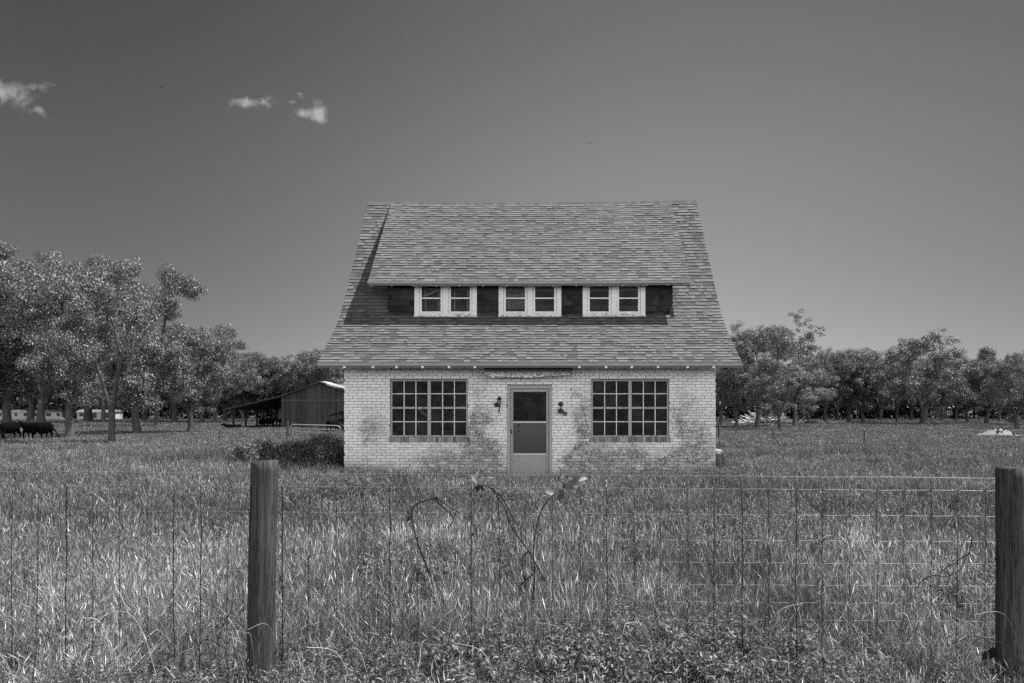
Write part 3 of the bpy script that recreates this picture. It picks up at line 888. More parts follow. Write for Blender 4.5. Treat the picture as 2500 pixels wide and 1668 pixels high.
# lamps on the wall
lamp = HM()
cx, cz = -0.944, 0
lamp.lathe([(0.052, 0), (0.052, 0.03), (0.03, 0.045)], 16, 0.5, Matrix.Translation((-1.0, 18.0, 1.755)) @ Matrix.Rotation(math.pi / 2, 4, 'X'))
lamp.tube([(-1.0, 17.96, 1.755), (-0.97, 17.88, 1.75), (-0.93, 17.87, 1.74)], 0.012, 8)
lamp.lathe([(0.012, 1.57), (0.014, 1.68), (0.02, 1.71), (0.045, 1.72), (0.045, 1.732)], 12, 0.5, Matrix.Translation((-0.93, 17.86, 0)))
lamp.lathe([(0.06, 1.865), (0.065, 1.872), (0.03, 1.905), (0.036, 1.915), (0.012, 1.935), (0.004, 1.95)], 12, 0.5, Matrix.Translation((-0.93, 17.86, 0)))
for k in range(4):
    a = math.pi / 4 + k * math.pi / 2
    lamp.tube([(-0.93 + 0.04 * math.cos(a), 17.86 + 0.04 * math.sin(a), 1.73), (-0.93 + 0.052 * math.cos(a), 17.86 + 0.052 * math.sin(a), 1.868)], 0.005, 5)
o = MB.build(lamp, 'wall_lamp', m_black); tag(o, 'black lantern wall lamp, intact, on the brick left of the door', 'wall lamp')
lg = MB(); lg.lathe([(0.035, 1.733), (0.046, 1.864)], 12, 0.5, Matrix.Translation((-0.93, 17.86, 0))); g_ = lg.build('lamp_glass', m_glass, o)
lamp = MB()
X0 = (1369 - VX) / 108
lamp.lathe([(0.053, 0), (0.053, 0.02), (0.025, 0.04)], 18, 0.5, Matrix.Translation((X0, 17.998, 1.767)) @ Matrix.Rotation(math.pi / 2, 4, 'X'))
lamp.tube([(X0, 17.96, 1.767), (X0 + 0.005, 17.95, 1.7), (X0 + 0.01, 17.93, 1.66)], 0.008, 8)
M_ = Matrix.Translation((X0 - 0.005, 17.93, 1.61)) @ Matrix.Rotation(math.radians(38), 4, 'Y')
lamp.box((-0.055, -0.04, -0.05), (0.055, 0.04, 0.05), 0.5, M_)
lamp.box((-0.06, -0.05, 0.05), (0.06, 0.05, 0.058), 0.5, M_)
Rg = 14; cxr, czr = X0 + 0.098, 1.552
ring = [(cxr + 0.033 * math.cos(2 * math.pi * i / Rg), 17.93, czr + 0.033 * math.sin(2 * math.pi * i / Rg)) for i in range(Rg + 1)]
lamp.tube(ring, 0.013, 6)
o = lamp.build('wall_lamp', m_black); tag(o, 'broken black wall lamp hanging askew right of the door', 'wall lamp')

# things beside the house
o = empty('barrel', (4.42, 20.2, 0)); tag(o, 'dark squat barrel with a pale lid behind the right corner of the house', 'barrel')
q = MB(); q.lathe([(0.25, 0), (0.27, 0.1), (0.265, 0.3), (0.22, 0.52), (0.2, 0.58)], 24); q.build('body', m_black, o, smooth=True)
q = MB(); q.lathe([(0.2, 0.585), (0.2, 0.6), (0.14, 0.64), (0.05, 0.65)], 24); q.build('lid', m_stud, o, smooth=True)

# ------------------------------------------------------------------ foreground wire fence
YF = 4.49; SF = F / YF
fence = empty('wire_fence', (0.5, YF, 0)); tag(fence, 'woven wire field fence on round wooden posts in front of the meadow', 'fence')
FO = Vector(fence.location)
def fence_part(mb, name, mat, **k):
    o = mb.build(name, mat, fence, **k); o.location = -FO; return o
def post(xt, xb, zt, r0, r1, seed, tilt):
    q = MB(); r = random.Random(seed); N = 28; K = 30
    ph = [r.uniform(0, 6.28) for _ in range(5)]
    for k in range(K + 1):
        t = k / K; z = -0.4 + (zt + 0.4) * t; cx_ = xb + (xt - xb) * t
        for j in range(N):
            a = 2 * math.pi * j / N
            rr = (r1 + (r0 - r1) * t) * (1 + r.uniform(-0.012, 0.012) - 0.10 * max(0, math.sin(5 * a + ph[3]) - 0.93) * 14 * 0.5 * min(1, t * 1.5) + 0.025 * math.sin(3 * a + ph[0] + 2 * t) + 0.02 * math.sin(7 * a + ph[1]) + 0.012 * math.sin(t * 11 + ph[2] + a))
            zz = z + (tilt * math.cos(a) + r.uniform(-0.002, 0.002) if k == K else 0)
            q.v.append((cx_ + rr * math.cos(a), YF - 0.078 + rr * math.sin(a), zz))
    for k in range(K):
        for j in range(N):
            j2 = (j + 1) % N; q.f.append((k * N + j, k * N + j2, (k + 1) * N + j2, (k + 1) * N + j)); q.c.append(0.5)
    q.v.append((xt, YF - 0.078, zt)); c = len(q.v) - 1
    for j in range(N): q.f.append((K * N + j, K * N + (j + 1) % N, c)); q.c.append(0.5)
    return q
o = fence_part(post(-1.528, -1.568, 1.328, 0.072, 0.074, 4, 0.004), 'post', m_post, smooth=True)
o['label'] = 'post with a sunlit right side, leaning slightly'
o = fence_part(post(2.605, 2.602, 1.29, 0.073, 0.075, 9, 0.0), 'post', m_post, smooth=True)
o['label'] = 'darker post at the right edge'
o = fence_part(post(-5.735, -5.735, 1.31, 0.072, 0.074, 14, 0.0), 'post', m_post, smooth=True)
o = fence_part(post(6.78, 6.78, 1.27, 0.072, 0.074, 19, 0.0), 'post', m_post, smooth=True)
def wz(y0, X): return 1.6 - (y0 - HY) / SF - (X - (-1.5)) * 0.0066
WY = [1155.5, 1187, 1249.5, 1312, 1366, 1420, 1463, 1506, 1537.5, 1570, 1601, 1633]
r = random.Random(77)
# horizontal wires run the length of the fence; stays hang between them
Xs = -4.2 + 0.1524 * np.arange(-10, 72)
wires = MB()
kink = {}
for wi, y0 in enumerate(WY):
    rr = random.Random(wi)
    pts = []
    for X in Xs:
        dz = rr.uniform(-0.0025, 0.0025)
        kink[(wi, round(float(X), 3))] = dz
        if wi > 0:
            pts += [(X - 0.012, YF, wz(y0, X) + dz), (X - 0.004, YF - 0.002, wz(y0, X) + dz + 0.004), (X + 0.006, YF, wz(y0, X) + dz - 0.003), (X + 0.02, YF, wz(y0, X) + dz - 0.001)]
        else:
            pts.append((X, YF - 0.003, wz(y0, X) + 0.0015 * math.sin(X * 7)))
    if wi == 0:
        tw = MB(); tw.tube(pts, 0.0013, 5); fence_part(tw, 'top_wire', m_wire)
    else:
        wires.tube(pts, 0.0013, 5)
fence_part(wires, 'woven_wire', m_wire)
stays = MB()
for X in Xs:
    if abs(X + 1.56) < 0.06 or abs(X - 2.65) < 0.06: continue
    o0 = 0.0; pts = []; radf = r.choice((0.0012, 0.0016, 0.002, 0.0026))
    for wi in range(1, len(WY)):
        z = wz(WY[wi], X) + kink[(wi, round(float(X), 3))]
        pts.append((X + o0, YF - 0.002, z)); o0 += r.uniform(-0.0035, 0.003)
        if wi < len(WY) - 1: pts.append((X + o0 + r.uniform(-0.002, 0.002), YF - 0.001, (z + wz(WY[wi + 1], X)) / 2))
    stays.tube(pts, radf, 5)
    for wi in range(1, len(WY)):     # knots
        z = wz(WY[wi], X); stays.tube([(X - 0.004, YF - 0.004, z + 0.005), (X + 0.002, YF - 0.006, z - 0.004)], 0.0026, 5)
fence_part(stays, 'stay_wire', m_stay)

# ------------------------------------------------------------------ climbing vines on the fence
def leaf_shape(mb, base, d, n, L, Wd, c, curl=0.25):
    d = Vector(d).normalized(); n = Vector(n); s_ = d.cross(n).normalized(); n = s_.cross(d).normalized()
    base = Vector(base)
    ts = [0, 0.15, 0.4, 0.7, 1.0]; ws = [0.05, 0.75, 1.0, 0.6, 0.02]
    L_, R_, C_ = [], [], []
    for t, w_ in zip(ts, ws):
        p = base + d * (L * t) - n * (curl * L * t * t)
        C_.append(p); L_.append(p + s_ * (Wd / 2 * w_) + n * (0.12 * Wd * w_)); R_.append(p - s_ * (Wd / 2 * w_) + n * (0.12 * Wd * w_))
    for k in range(4):
        mb.face([C_[k], L_[k], L_[k + 1], C_[k + 1]], c); mb.face([R_[k], C_[k], C_[k + 1], R_[k + 1]], c)
def smooth_path(pts, n=8):
    pts = [Vector(p) for p in pts]; out = []
    for i in range(len(pts) - 1):
        p0, p1, p2, p3 = pts[max(i - 1, 0)], pts[i], pts[i + 1], pts[min(i + 2, len(pts) - 1)]
        for k in range(n):
            t = k / n
            out.append(0.5 * ((2 * p1) + (p2 - p0) * t + (2 * p0 - 5 * p1 + 4 * p2 - p3) * t * t + (3 * p1 - p0 - 3 * p2 + p3) * t ** 3))
    out.append(pts[-1]); return out
m_vine = m_simple('vine_stem', 0.016, 0.4, 10.0, 0.8, 0.2)
def vine(label, stems, leaves, seed):
    r = random.Random(seed)
    p0 = P(*stems[0][0], YF)
    o = empty('vine', (p0.x, YF, 0)); tag(o, label, 'vine')
    q = MB()
    for st_ in stems:
        pts = []
        for i, (px, py) in enumerate(st_):
            p = P(px, py, YF - 0.02 + 0.03 * math.sin(i * 1.9 + seed)); pts.append(p - Vector(o.location))
        sp = smooth_path(pts); n = len(sp)
        q.tube(sp, [(0.003 if seed == 11 else 0.0043) * (1 - 0.55 * i / n) for i in range(n)], 6)
    q.build('stem', m_vine, o, smooth=True)
    for (px, py, ang, L, Wd, c) in leaves:
        b = P(px, py, YF - 0.02) - Vector(o.location)
        lb = MB(); a = math.radians(ang)
        leaf_shape(lb, b, (math.cos(a), r.uniform(-0.35, 0.1), math.sin(a)), (r.uniform(-0.4, 0.4), -1, r.uniform(0.1, 0.7)), L, Wd, c)
        lb.build('leaf', m_weed, o, smooth=True)
vine('vine arching over the wire with dark shrivelled leaves, left of the door',
     [[(1048, 1400), (1018, 1320), (1005, 1262), (1013, 1236), (1040, 1222), (1070, 1221), (1100, 1240), (1135, 1262), (1160, 1290), (1165, 1320)], [(1064, 1222), (1095, 1250), (1108, 1268), (1094, 1290)]],
     [(1000, 1262, 250, 0.028, 0.02, 0.02), (997, 1258, 100, 0.03, 0.016, 0.02), (1002, 1262, 200, 0.022, 0.014, 0.03), (1062, 1220, 60, 0.024, 0.018, 0.02), (1058, 1221, 150, 0.022, 0.014, 0.02), (1066, 1219, 20, 0.02, 0.016, 0.03), (1110, 1252, 280, 0.02, 0.014, 0.03), (1155, 1300, 250, 0.03, 0.015, 0.03)], 3)
vine('vine with a tuft of pale curled leaves, between the other two leafy vines',
     [[(1330, 1420), (1290, 1345), (1250, 1290), (1232, 1240), (1205, 1200), (1185, 1187), (1165, 1186), (1150, 1205), (1130, 1204)], [(1195, 1190), (1225, 1215), (1250, 1262), (1268, 1295)], [(1290, 1345), (1275, 1370), (1285, 1440)]],
     [(1170, 1183, 250, 0.05, 0.026, 0.03), (1176, 1181, 75, 0.045, 0.028, 0.16), (1166, 1180, 120, 0.06, 0.028, 0.3), (1160, 1172, 175, 0.028, 0.02, 0.55), (1182, 1176, 40, 0.045, 0.03, 0.2), (1175, 1185, 285, 0.04, 0.02, 0.03), (1158, 1168, 60, 0.05, 0.015, 0.5), (1190, 1166, 5, 0.04, 0.014, 0.4)], 5)
vine('vine with large broad grey leaves at its top, right of the door',
     [[(1300, 1470), (1305, 1400), (1303, 1330), (1312, 1278), (1325, 1240), (1345, 1215), (1366, 1198)], [(1366, 1200), (1378, 1185), (1364, 1170), (1370, 1150), (1362, 1140)], [(1303, 1400), (1275, 1425), (1270, 1435), (1290, 1460)]],
     [(1362, 1200, 285, 0.055, 0.045, 0.07), (1372, 1196, 255, 0.065, 0.05, 0.10), (1374, 1198, 90, 0.10, 0.05, 0.22), (1352, 1205, 160, 0.05, 0.035, 0.38), (1380, 1195, 40, 0.12, 0.05, 0.13), (1394, 1182, 10, 0.08, 0.05, 0.33), (1400, 1178, 60, 0.07, 0.03, 0.16), (1410, 1172, 15, 0.05, 0.03, 0.42), (1345, 1208, 200, 0.04, 0.03, 0.3), (1420, 1170, 20, 0.03, 0.02, 0.6)], 8)
vine('dark leafless vine twisting between wires beside the right post',
     [[(2238, 1435), (2255, 1415), (2280, 1405), (2310, 1408), (2345, 1390), (2366, 1352), (2400, 1360), (2440, 1390)], [(2366, 1352), (2330, 1375), (2298, 1398), (2290, 1440), (2300, 1520), (2330, 1620)], [(2366, 1352), (2372, 1310), (2350, 1290), (2335, 1260)]], [], 11)
vine('leafy vine climbing the foot of the right post',
     [[(2455, 1700), (2440, 1620), (2432, 1570), (2440, 1540)], [(2500, 1650), (2485, 1600), (2450, 1530), (2442, 1500)]],
     [(2438, 1556, 60, 0.035, 0.03, 0.14), (2425, 1580, 260, 0.085, 0.05, 0.03), (2410, 1590, 250, 0.07, 0.04, 0.05), (2430, 1590, 290, 0.07, 0.04, 0.04), (2405, 1610, 240, 0.05, 0.03, 0.12), (2480, 1585, 10, 0.05, 0.03, 0.25), (2470, 1590, 170, 0.045, 0.02, 0.3), (2452, 1508, 120, 0.03, 0.014, 0.3), (2430, 1630, 250, 0.05, 0.04, 0.05)], 14)

# ------------------------------------------------------------------ barn
bx0, dB = 687, 97.0
sB = F / dB
barn = empty('barn', P(760, 1048, dB).to_tuple()[:2] + (gz(0, dB),)); tag(barn, 'old dark board barn with an open lean-to on its left side', 'barn')
BO = Vector(barn.location)
def bpart(mb, name, mat, parent=None, **k):
    o = mb.build(name, mat, parent if parent is not None else barn, **k)
    if parent is None: o.location = -BO
    return o
gB = gz(0, dB)
def bX(px): return (px - VX) / sB
def bZ(py): return EYE + (HY - py) / sB
XL, XP, XR = bX(687), bX(783), bX(879)
XE = bX(553)
ZL, ZP, ZE = bZ(969), bZ(934), bZ(1001)
q = MB(); r = random.Random(6)
x = XL
while x < XR:      # vertical boards of the gable, clipped under the roof line
    x2 = min(x + r.choice((0.25, 0.28, 0.31)), XR); m_ = (x + x2) / 2
    zt = (lambda xx: ZL + (ZP - ZL) * (xx - XL) / (XP - XL) if xx < XP else ZP - (ZP - ZL) * (xx - XP) / (XR - XP))
    c = r.uniform(0.32, 0.62); yy = dB - r.uniform(0, 0.02)
    q.prism([(x + 0.006, gB - 0.2), (x2 - 0.006, gB - 0.2), (x2 - 0.006, zt(x2) - 0.06), (x + 0.006, zt(x) - 0.06)], 'y', yy, dB + 0.04, c)
    x = x2
q.box((XL, dB - 0.07, bZ(979)), (XR, dB - 0.03, bZ(976)), 0.75)
q.prism([(XL + 0.05, gB), (XR - 0.05, gB), (XR - 0.05, ZL - 0.1), (XP, ZP - 0.12), (XL + 0.05, ZL - 0.1)], 'y', dB + 0.05, dB + 0.1, 0.15)
bpart(q, 'gable_wall', m_barn)
q = MB(); q.box((XL, dB + 0.101, gB), (XL + 0.08, dB + 22, ZL - 0.06), 0.4); bpart(q, 'side_wall', m_barn)
q = MB(); q.box((XR - 0.08, dB + 0.101, gB), (XR, dB + 22, ZL - 0.06), 0.4); bpart(q, 'side_wall', m_barn)
q = MB(); y0, y1 = dB - 0.5, dB + 22.5
th = 0.09
def slab(mb, xa, za, xb, zb):
    mb.prism([(xa, za), (xb, zb), (xb, zb + th), (xa, za + th)], 'y', y0, y1)
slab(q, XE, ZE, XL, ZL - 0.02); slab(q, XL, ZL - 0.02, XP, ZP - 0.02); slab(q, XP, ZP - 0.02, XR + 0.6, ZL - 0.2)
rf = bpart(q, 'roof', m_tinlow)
q = MB(); th2 = 0.03
for xa, za, xb, zb in ((XE - 0.1, ZE - 0.03, XL, ZL - 0.02), (XL, ZL - 0.02, XP, ZP - 0.02), (XP, ZP - 0.02, XR + 0.7, ZL - 0.22)):
    q.prism([(xa, za + th + 0.003), (xb, zb + th + 0.003), (xb, zb + th + th2), (xa, za + th + th2)], 'y', y0 - 0.05, y1)
o = q.build('roof_sheet', m_tin, rf)
q = MB()      # curled-up loose sheet on the right slope
pts = [(bX(790), bZ(931)), (bX(805), bZ(938)), (bX(825), bZ(943)), (bX(842), bZ(947)), (bX(842), bZ(949)), (bX(822), bZ(947)), (bX(803), bZ(942))]
q.prism(pts, 'y', y0 - 0.1, y0 + 4); o = q.build('loose_sheet', m_whitewall, rf)
for i, yy in enumerate((97.2, 101.2, 105.2, 109.2, 113.2, 117.2)):
    q = MB(); x = XE + 0.75 + 0.05 * math.sin(i)
    q.tube([(x, yy, gB - 0.3), (x, yy, ZE + 0.2)], 0.14, 8, 0.3)
    q.tube([(x, yy + 0.1, ZE - 0.75), (x, yy + 0.9, ZE + 0.05)], 0.06, 6, 0.3); q.tube([(x, yy - 0.1, ZE - 0.75), (x, yy - 0.9, ZE + 0.05)], 0.06, 6, 0.3)
    bpart(q, 'post', m_barn)
# small shed in front of the barn, mostly behind the house
dS = 80.0; sS = F / dS; g0 = gz(0, dS)
shed = empty('open_shed', ((830 - VX) / sS, dS, g0)); tag(shed, 'small open shed with a sloping tin roof beside the house edge', 'shed')
SO = Vector(shed.location)
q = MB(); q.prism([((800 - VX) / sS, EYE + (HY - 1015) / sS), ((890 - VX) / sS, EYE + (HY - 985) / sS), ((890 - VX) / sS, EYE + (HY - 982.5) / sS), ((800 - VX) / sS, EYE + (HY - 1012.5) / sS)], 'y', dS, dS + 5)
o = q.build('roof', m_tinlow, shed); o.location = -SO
for px in (825, 870):
    q = MB(); q.box(((px - VX) / sS - 0.06, dS + 0.2, g0 - 0.2), ((px - VX) / sS + 0.06, dS + 0.34, EYE + (HY - 1007 + (px - 825) * 0.33) / sS)); o = q.build('post', m_barn, shed); o.location = -SO
q = MB(); q.box(((832 - VX) / sS, dS + 0.5, g0), ((890 - VX) / sS, dS + 0.6, EYE + (HY - 1006) / sS), 0.12); o = q.build('wall', m_barn, shed); o.location = -SO

# gate
dG = 60.0; sG = F / dG; g0 = gz(0, dG)
def G(px, py): return Vector(((px - VX) / sG, dG, EYE + (HY - py) / sG))
gate = empty('gate', (G(770, 0).x, dG, g0)); tag(gate, 'galvanised tube farm gate in the grass before the barn', 'gate')
GO = Vector(gate.location)
q = MB()
q.tube([G(710, 1062), G(710, 1040), G(712, 1036.5), G(822, 1039.5), G(829, 1042), G(831, 1048), G(831, 1070)], 0.04, 8)
q.tube([G(710, 1047), G(830, 1050)], 0.03, 8); q.tube([G(710, 1055), G(830, 1058)], 0.025, 8)
q.tube([G(770, 1037.5), G(770, 1066)], 0.02, 6)
q.tube([G(835, 1039), G(860, 1039.3)], 0.04, 8)
o = q.build('gate_frame', m_steel, gate, smooth=True); o.location = -GO
def wood_post(px, ytop, ybot, d_, wpx, label, lean=0.0):
    s_ = F / d_; x = (px - VX) / s_; g = gz(0, d_); z = EYE + (HY - ytop) / s_
    o = MB(); n = 10
    o.tube([(0, 0, -0.3), (lean * 0.5, 0, (z - g) * 0.5), (lean, 0, z - g)], [wpx / s_ / 2 * 1.08, wpx / s_ / 2, wpx / s_ / 2 * 0.95], n)
    o = o.build('fence_post', m_post, smooth=False); o.location = (x, d_, g); tag(o, label, 'post')
    return o
wood_post(702, 1027, 1062, 60.0, 5.5, 'wooden post at the left end of the farm gate')
wood_post(1755, 1029, 1067, 62.0, 4.5, 'dark wooden post just right of the house')
def t_post(px, ytop, d_, label, lean=0.0):
    s_ = F / d_; x = (px - VX) / s_; g = gz(0, d_); z = EYE + (HY - ytop) / s_
    o = empty('steel_post', (x, d_, g)); tag(o, label, 'post', 'steel stakes in the meadow')
    h = z - g
    q = MB(); q.tube([(-lean, 0, -0.2), (lean * 0.8, 0, h * 0.86)], 0.03, 6); q.tube([(0, 0, h * 0.3), (0, 0, h * 0.34)], 0.042, 6); q.build('shaft', m_tpost, o)
    q = MB(); q.tube([(lean * 0.8, 0, h * 0.86), (lean, 0, h)], 0.032, 6); q.build('tip', m_pale, o)
t_post(536, 1042, 50.0, 'white tipped steel stake left of the barn')
t_post(2110, 1045, 40.0, 'white tipped steel stake in the meadow right of the house')
t_post(1889, 1036, 46.0, 'leaning steel stake before the brush pile', -0.14)

# low white buildings beyond the trees
def low_building(px0, px1, d_, label, seed, tone):
    s_ = F / d_; xa, xb = (px0 - VX) / s_, (px1 - VX) / s_; g = gz(0, d_)
    r = random.Random(seed)
    o = empty('low_building', ((xa + xb) / 2, d_, g)); tag(o, label, 'building')
    LO = Vector(o.location)
    q = MB(); q.box((xa, d_, g), (xb, d_ + 4, g + 2.0)); w_ = q.build('wall', m_whitewall if tone else m_trim, o); w_.location = -LO
    q = MB(); q.prism([(d_ - 0.4, g + 2.0), (d_ + 2, g + 2.6), (d_ + 4.4, g + 2.0)], 'x', xa - 0.3, xb + 0.3); w_ = q.build('roof', m_tin, o); w_.location = -LO
    x = xa + 0.6
    while x < xb - 1.2:
        wd = r.uniform(0.5, 1.4)
        q = MB(); q.box((x, d_ - 0.06, g + r.choice((0.5, 0.9))), (x + wd, d_ - 0.003, g + 1.75)); w_ = q.build('window', m_black, o); w_.location = -LO
        x += wd + r.uniform(0.8, 2.2)
low_building(-60, 150, 205.0, 'low grey shed with dark openings behind the leftmost trees', 2, False)
low_building(188, 280, 200.0, 'low white shed seen between the trunks near the big left tree', 5, True)

# brush pile
o = empty('brush_pile', P(1872, 1035, 140).to_tuple()[:2] + (gz(0, 140),)); tag(o, 'pile of bleached logs and branches under the trees right of the house', 'brush pile')
r = random.Random(12)
q = MB()
for i in range(220):
    a = r.uniform(0, math.pi); hx_ = r.gauss(0, 2.6); h = max(0.1, (2.6 - abs(hx_) * 0.5) * r.uniform(0.1, 1.0)); L = r.uniform(0.8, 2.6)
    dx, dz = math.cos(r.uniform(-0.7, 0.7)) * L * r.choice((-1, 1)), r.gauss(0, 0.32) * L
    yy = r.uniform(-1.5, 1.0)
    q.tube([(hx_ - dx / 2, yy, h - dz / 2), (hx_ + r.uniform(-.1, .1), yy + 0.2, h + r.uniform(-.1, .1)), (hx_ + dx / 2, yy + r.uniform(-.8, .8), h + dz / 2)], [r.uniform(0.05, 0.12), r.uniform(0.04, 0.1), 0.03], 6, r.uniform(0.25, 0.75))
q.build('branches', m_log, o)
q = MB(); q.tube([(9, 0, 0.25), (11, 0.2, 0.2), (13.5, 0.1, 0.35)], [0.12, 0.13, 0.06], 7, 0.6); q.build('log', m_log, o)

# sand mound
q = MB(); r = random.Random(4); N = 30; K = 10
prof_pts = []
for k in range(K + 1):
    t = k / K
    for j in range(N):
        a = 2 * math.pi * j / N; rr = t * (1 + 0.06 * math.sin(3 * a + 1) + 0.04 * math.sin(7 * a))
        z = 0.86 * (1 - t) ** 1.0 * (1 - 0.25 * t) + 0.035 * math.sin(a * 5 + k) * t * (1 - t) * 4
        q.v.append((rr * 2.25 * math.cos(a) + 0.0, rr * 1.5 * math.sin(a), z + r.uniform(-0.03, 0.03) - 0.02))
for k in range(K):
    for j in range(N):
        j2 = (j + 1) % N; q.f.append((k * N + j, k * N + j2, (k + 1) * N + j2, (k + 1) * N + j)); q.c.append(0.5)
o = q.build('sand_mound', m_sand, smooth=True); p = P(2436, 1060, 66.0); o.location = (p.x, 66.0, gz(0, 66)); tag(o, 'pale mound of sand in the grass at the right edge', 'mound')
o = MB()
for i in range(40):
    a = r.uniform(0, 6.28); t = r.uniform(0.1, 0.75); s_ = r.uniform(0.03, 0.09)
    o.tube([(t * 2.2 * math.cos(a), t * 1.4 * math.sin(a), 0.86 * (1 - t) - 0.05), (t * 2.2 * math.cos(a) + s_, t * 1.4 * math.sin(a) - s_, 0.86 * (1 - t) + s_)], [s_, s_ * 0.6], 5, 0.3)
o = o.build('clod', m_ground, bpy.data.objects['sand_mound'])
o['kind'] = 'stuff'

# ------------------------------------------------------------------ cows
def cow_mesh(pose):
    q = MB()
    z0 = -0.72 if pose == 'lie' else 0.0
    # barrel of the body: rump (-x) to chest (+x); narrower to the belly flank
    st_ = [(-0.98, 1.16, 0.10, 0.14), (-0.88, 1.08, 0.26, 0.28), (-0.6, 1.03, 0.33, 0.34), (-0.2, 0.98, 0.38, 0.39), (0.2, 0.96, 0.38, 0.40), (0.52, 0.98, 0.33, 0.38), (0.78, 1.02, 0.24, 0.30), (0.95, 1.05, 0.14, 0.18)]
    def ring(c, ax, wy, hz, n=14):
        pass
    def loft(stations, n=14):
        i0 = len(q.v)
        for (cx_, cz_, wy, hz, tlt) in stations:
            for j in range(n):
                a = 2 * math.pi * j / n
                q.v.append((cx_ + math.sin(a) * hz * tlt, math.cos(a) * wy, cz_ + math.sin(a) * hz * math.sqrt(max(0.05, 1 - tlt * tlt)) + z0))
        m_ = len(stations)
        for k in range(m_ - 1):
            for j in range(n):
                j2 = (j + 1) % n; q.f.append((i0 + k * n + j, i0 + k * n + j2, i0 + (k + 1) * n + j2, i0 + (k + 1) * n + j)); q.c.append(0.5)
        q.f.append(tuple(i0 + j for j in range(n))[::-1]); q.c.append(0.5); q.f.append(tuple(i0 + (m_ - 1) * n + j for j in range(n))); q.c.append(0.5)
    loft([(a, b, c, d_, 0.0) for a, b, c, d_ in st_])
    if pose == 'graze':
        loft([(0.70, 1.08, 0.20, 0.28, -0.45), (1.0, 0.92, 0.15, 0.22, -0.5), (1.25, 0.68, 0.12, 0.17, -0.6), (1.42, 0.48, 0.11, 0.14, -0.6)])
        loft([(1.38, 0.56, 0.10, 0.12, -0.85), (1.46, 0.42, 0.115, 0.13, -0.85), (1.54, 0.26, 0.085, 0.10, -0.85), (1.60, 0.12, 0.065, 0.07, -0.85), (1.62, 0.06, 0.04, 0.04, -0.85)])
        hx_, hz_ = 1.40, 0.55
    else:
        loft([(0.70, 1.08, 0.20, 0.30, -0.3), (1.0, 1.18, 0.14, 0.22, -0.35), (1.25, 1.3, 0.11, 0.15, -0.35), (1.36, 1.36, 0.10, 0.12, -0.3)])
        loft([(1.28, 1.42, 0.10, 0.11, 0.1), (1.40, 1.40, 0.115, 0.13, 0.2), (1.58, 1.32, 0.085, 0.10, 0.3), (1.74, 1.24, 0.065, 0.075, 0.3), (1.80, 1.22, 0.04, 0.04, 0.3)])
        hx_, hz_ = 1.32, 1.47
    for s_ in (-1, 1):      # ears
        q.tube([(hx_, s_ * 0.08, hz_ + z0), (hx_ - 0.04, s_ * 0.17, hz_ + 0.0 + z0), (hx_ - 0.06, s_ * 0.25, hz_ - 0.03 + z0)], [(0.03, 0.02), (0.045, 0.025), (0.01, 0.01)], 8)
    if pose == 'lie':
        for s_ in (-1, 1):
            q.tube([(0.6, s_ * 0.22, 0.22), (0.9, s_ * 0.3, 0.12), (0.65, s_ * 0.33, 0.06)], [0.1, 0.07, 0.05], 8)
            q.tube([(-0.7, s_ * 0.25, 0.25), (-0.3, s_ * 0.42, 0.14), (-0.6, s_ * 0.46, 0.06)], [0.14, 0.09, 0.05], 8)
    else:
        for s_ in (-1, 1):
            k = 0.07 * s_
            q.tube([(0.62, s_ * 0.17, 0.88), (0.64 + k, s_ * 0.19, 0.66), (0.62 + k * 1.6, s_ * 0.18, 0.42), (0.60 + k * 1.8, s_ * 0.18, 0.12), (0.63 + k * 1.8, s_ * 0.18, 0.0)], [0.14, 0.105, 0.065, 0.045, 0.06], 10)
            q.tube([(-0.72, s_ * 0.17, 0.95), (-0.68 - k, s_ * 0.21, 0.70), (-0.86 - k * 1.5, s_ * 0.19, 0.46), (-0.80 - k * 1.6, s_ * 0.19, 0.14), (-0.77 - k * 1.6, s_ * 0.19, 0.0)], [0.21, 0.14, 0.07, 0.045, 0.06], 10)
        q.tube([(-0.98, 0, 1.24), (-1.06, 0, 1.1), (-1.06, 0.02, 0.75), (-1.04, 0.02, 0.5)], [0.035, 0.025, 0.02, 0.045], 8)
    return q
cow_src = {}
COWS = [('graze', -30, 1074, 51, 0, 'black cow grazing, cut off by the left edge of the photo', 'white'),
        ('graze', 22, 1077, 53, 252, 'black cow seen from behind, leftmost whole one of the herd', None),
        ('stand', 80, 1077, 54.5, 180, 'black cow with its head raised to the left, tag in its ear', 'tag'),
        ('graze', 103, 1078, 52.5, 2, 'black cow grazing to the right with its head down in the grass', None),
        ('stand', 640, 1048, 100, 100, 'black cow standing under the lean-to, left of its neighbour', None),
        ('stand', 659, 1048, 100.5, 70, 'black cow standing under the lean-to, right of its neighbour', None),
        ('lie', 571, 1050, 95, 180, 'black cow lying in the grass at the lean-to front post', None),
        ('graze', 696, 1046, 99, 180, 'black cow mostly hidden behind the barn corner, head showing', None),
        ('stand', 813, 1058, 79, 70, 'black cow standing under the small open shed', None)]
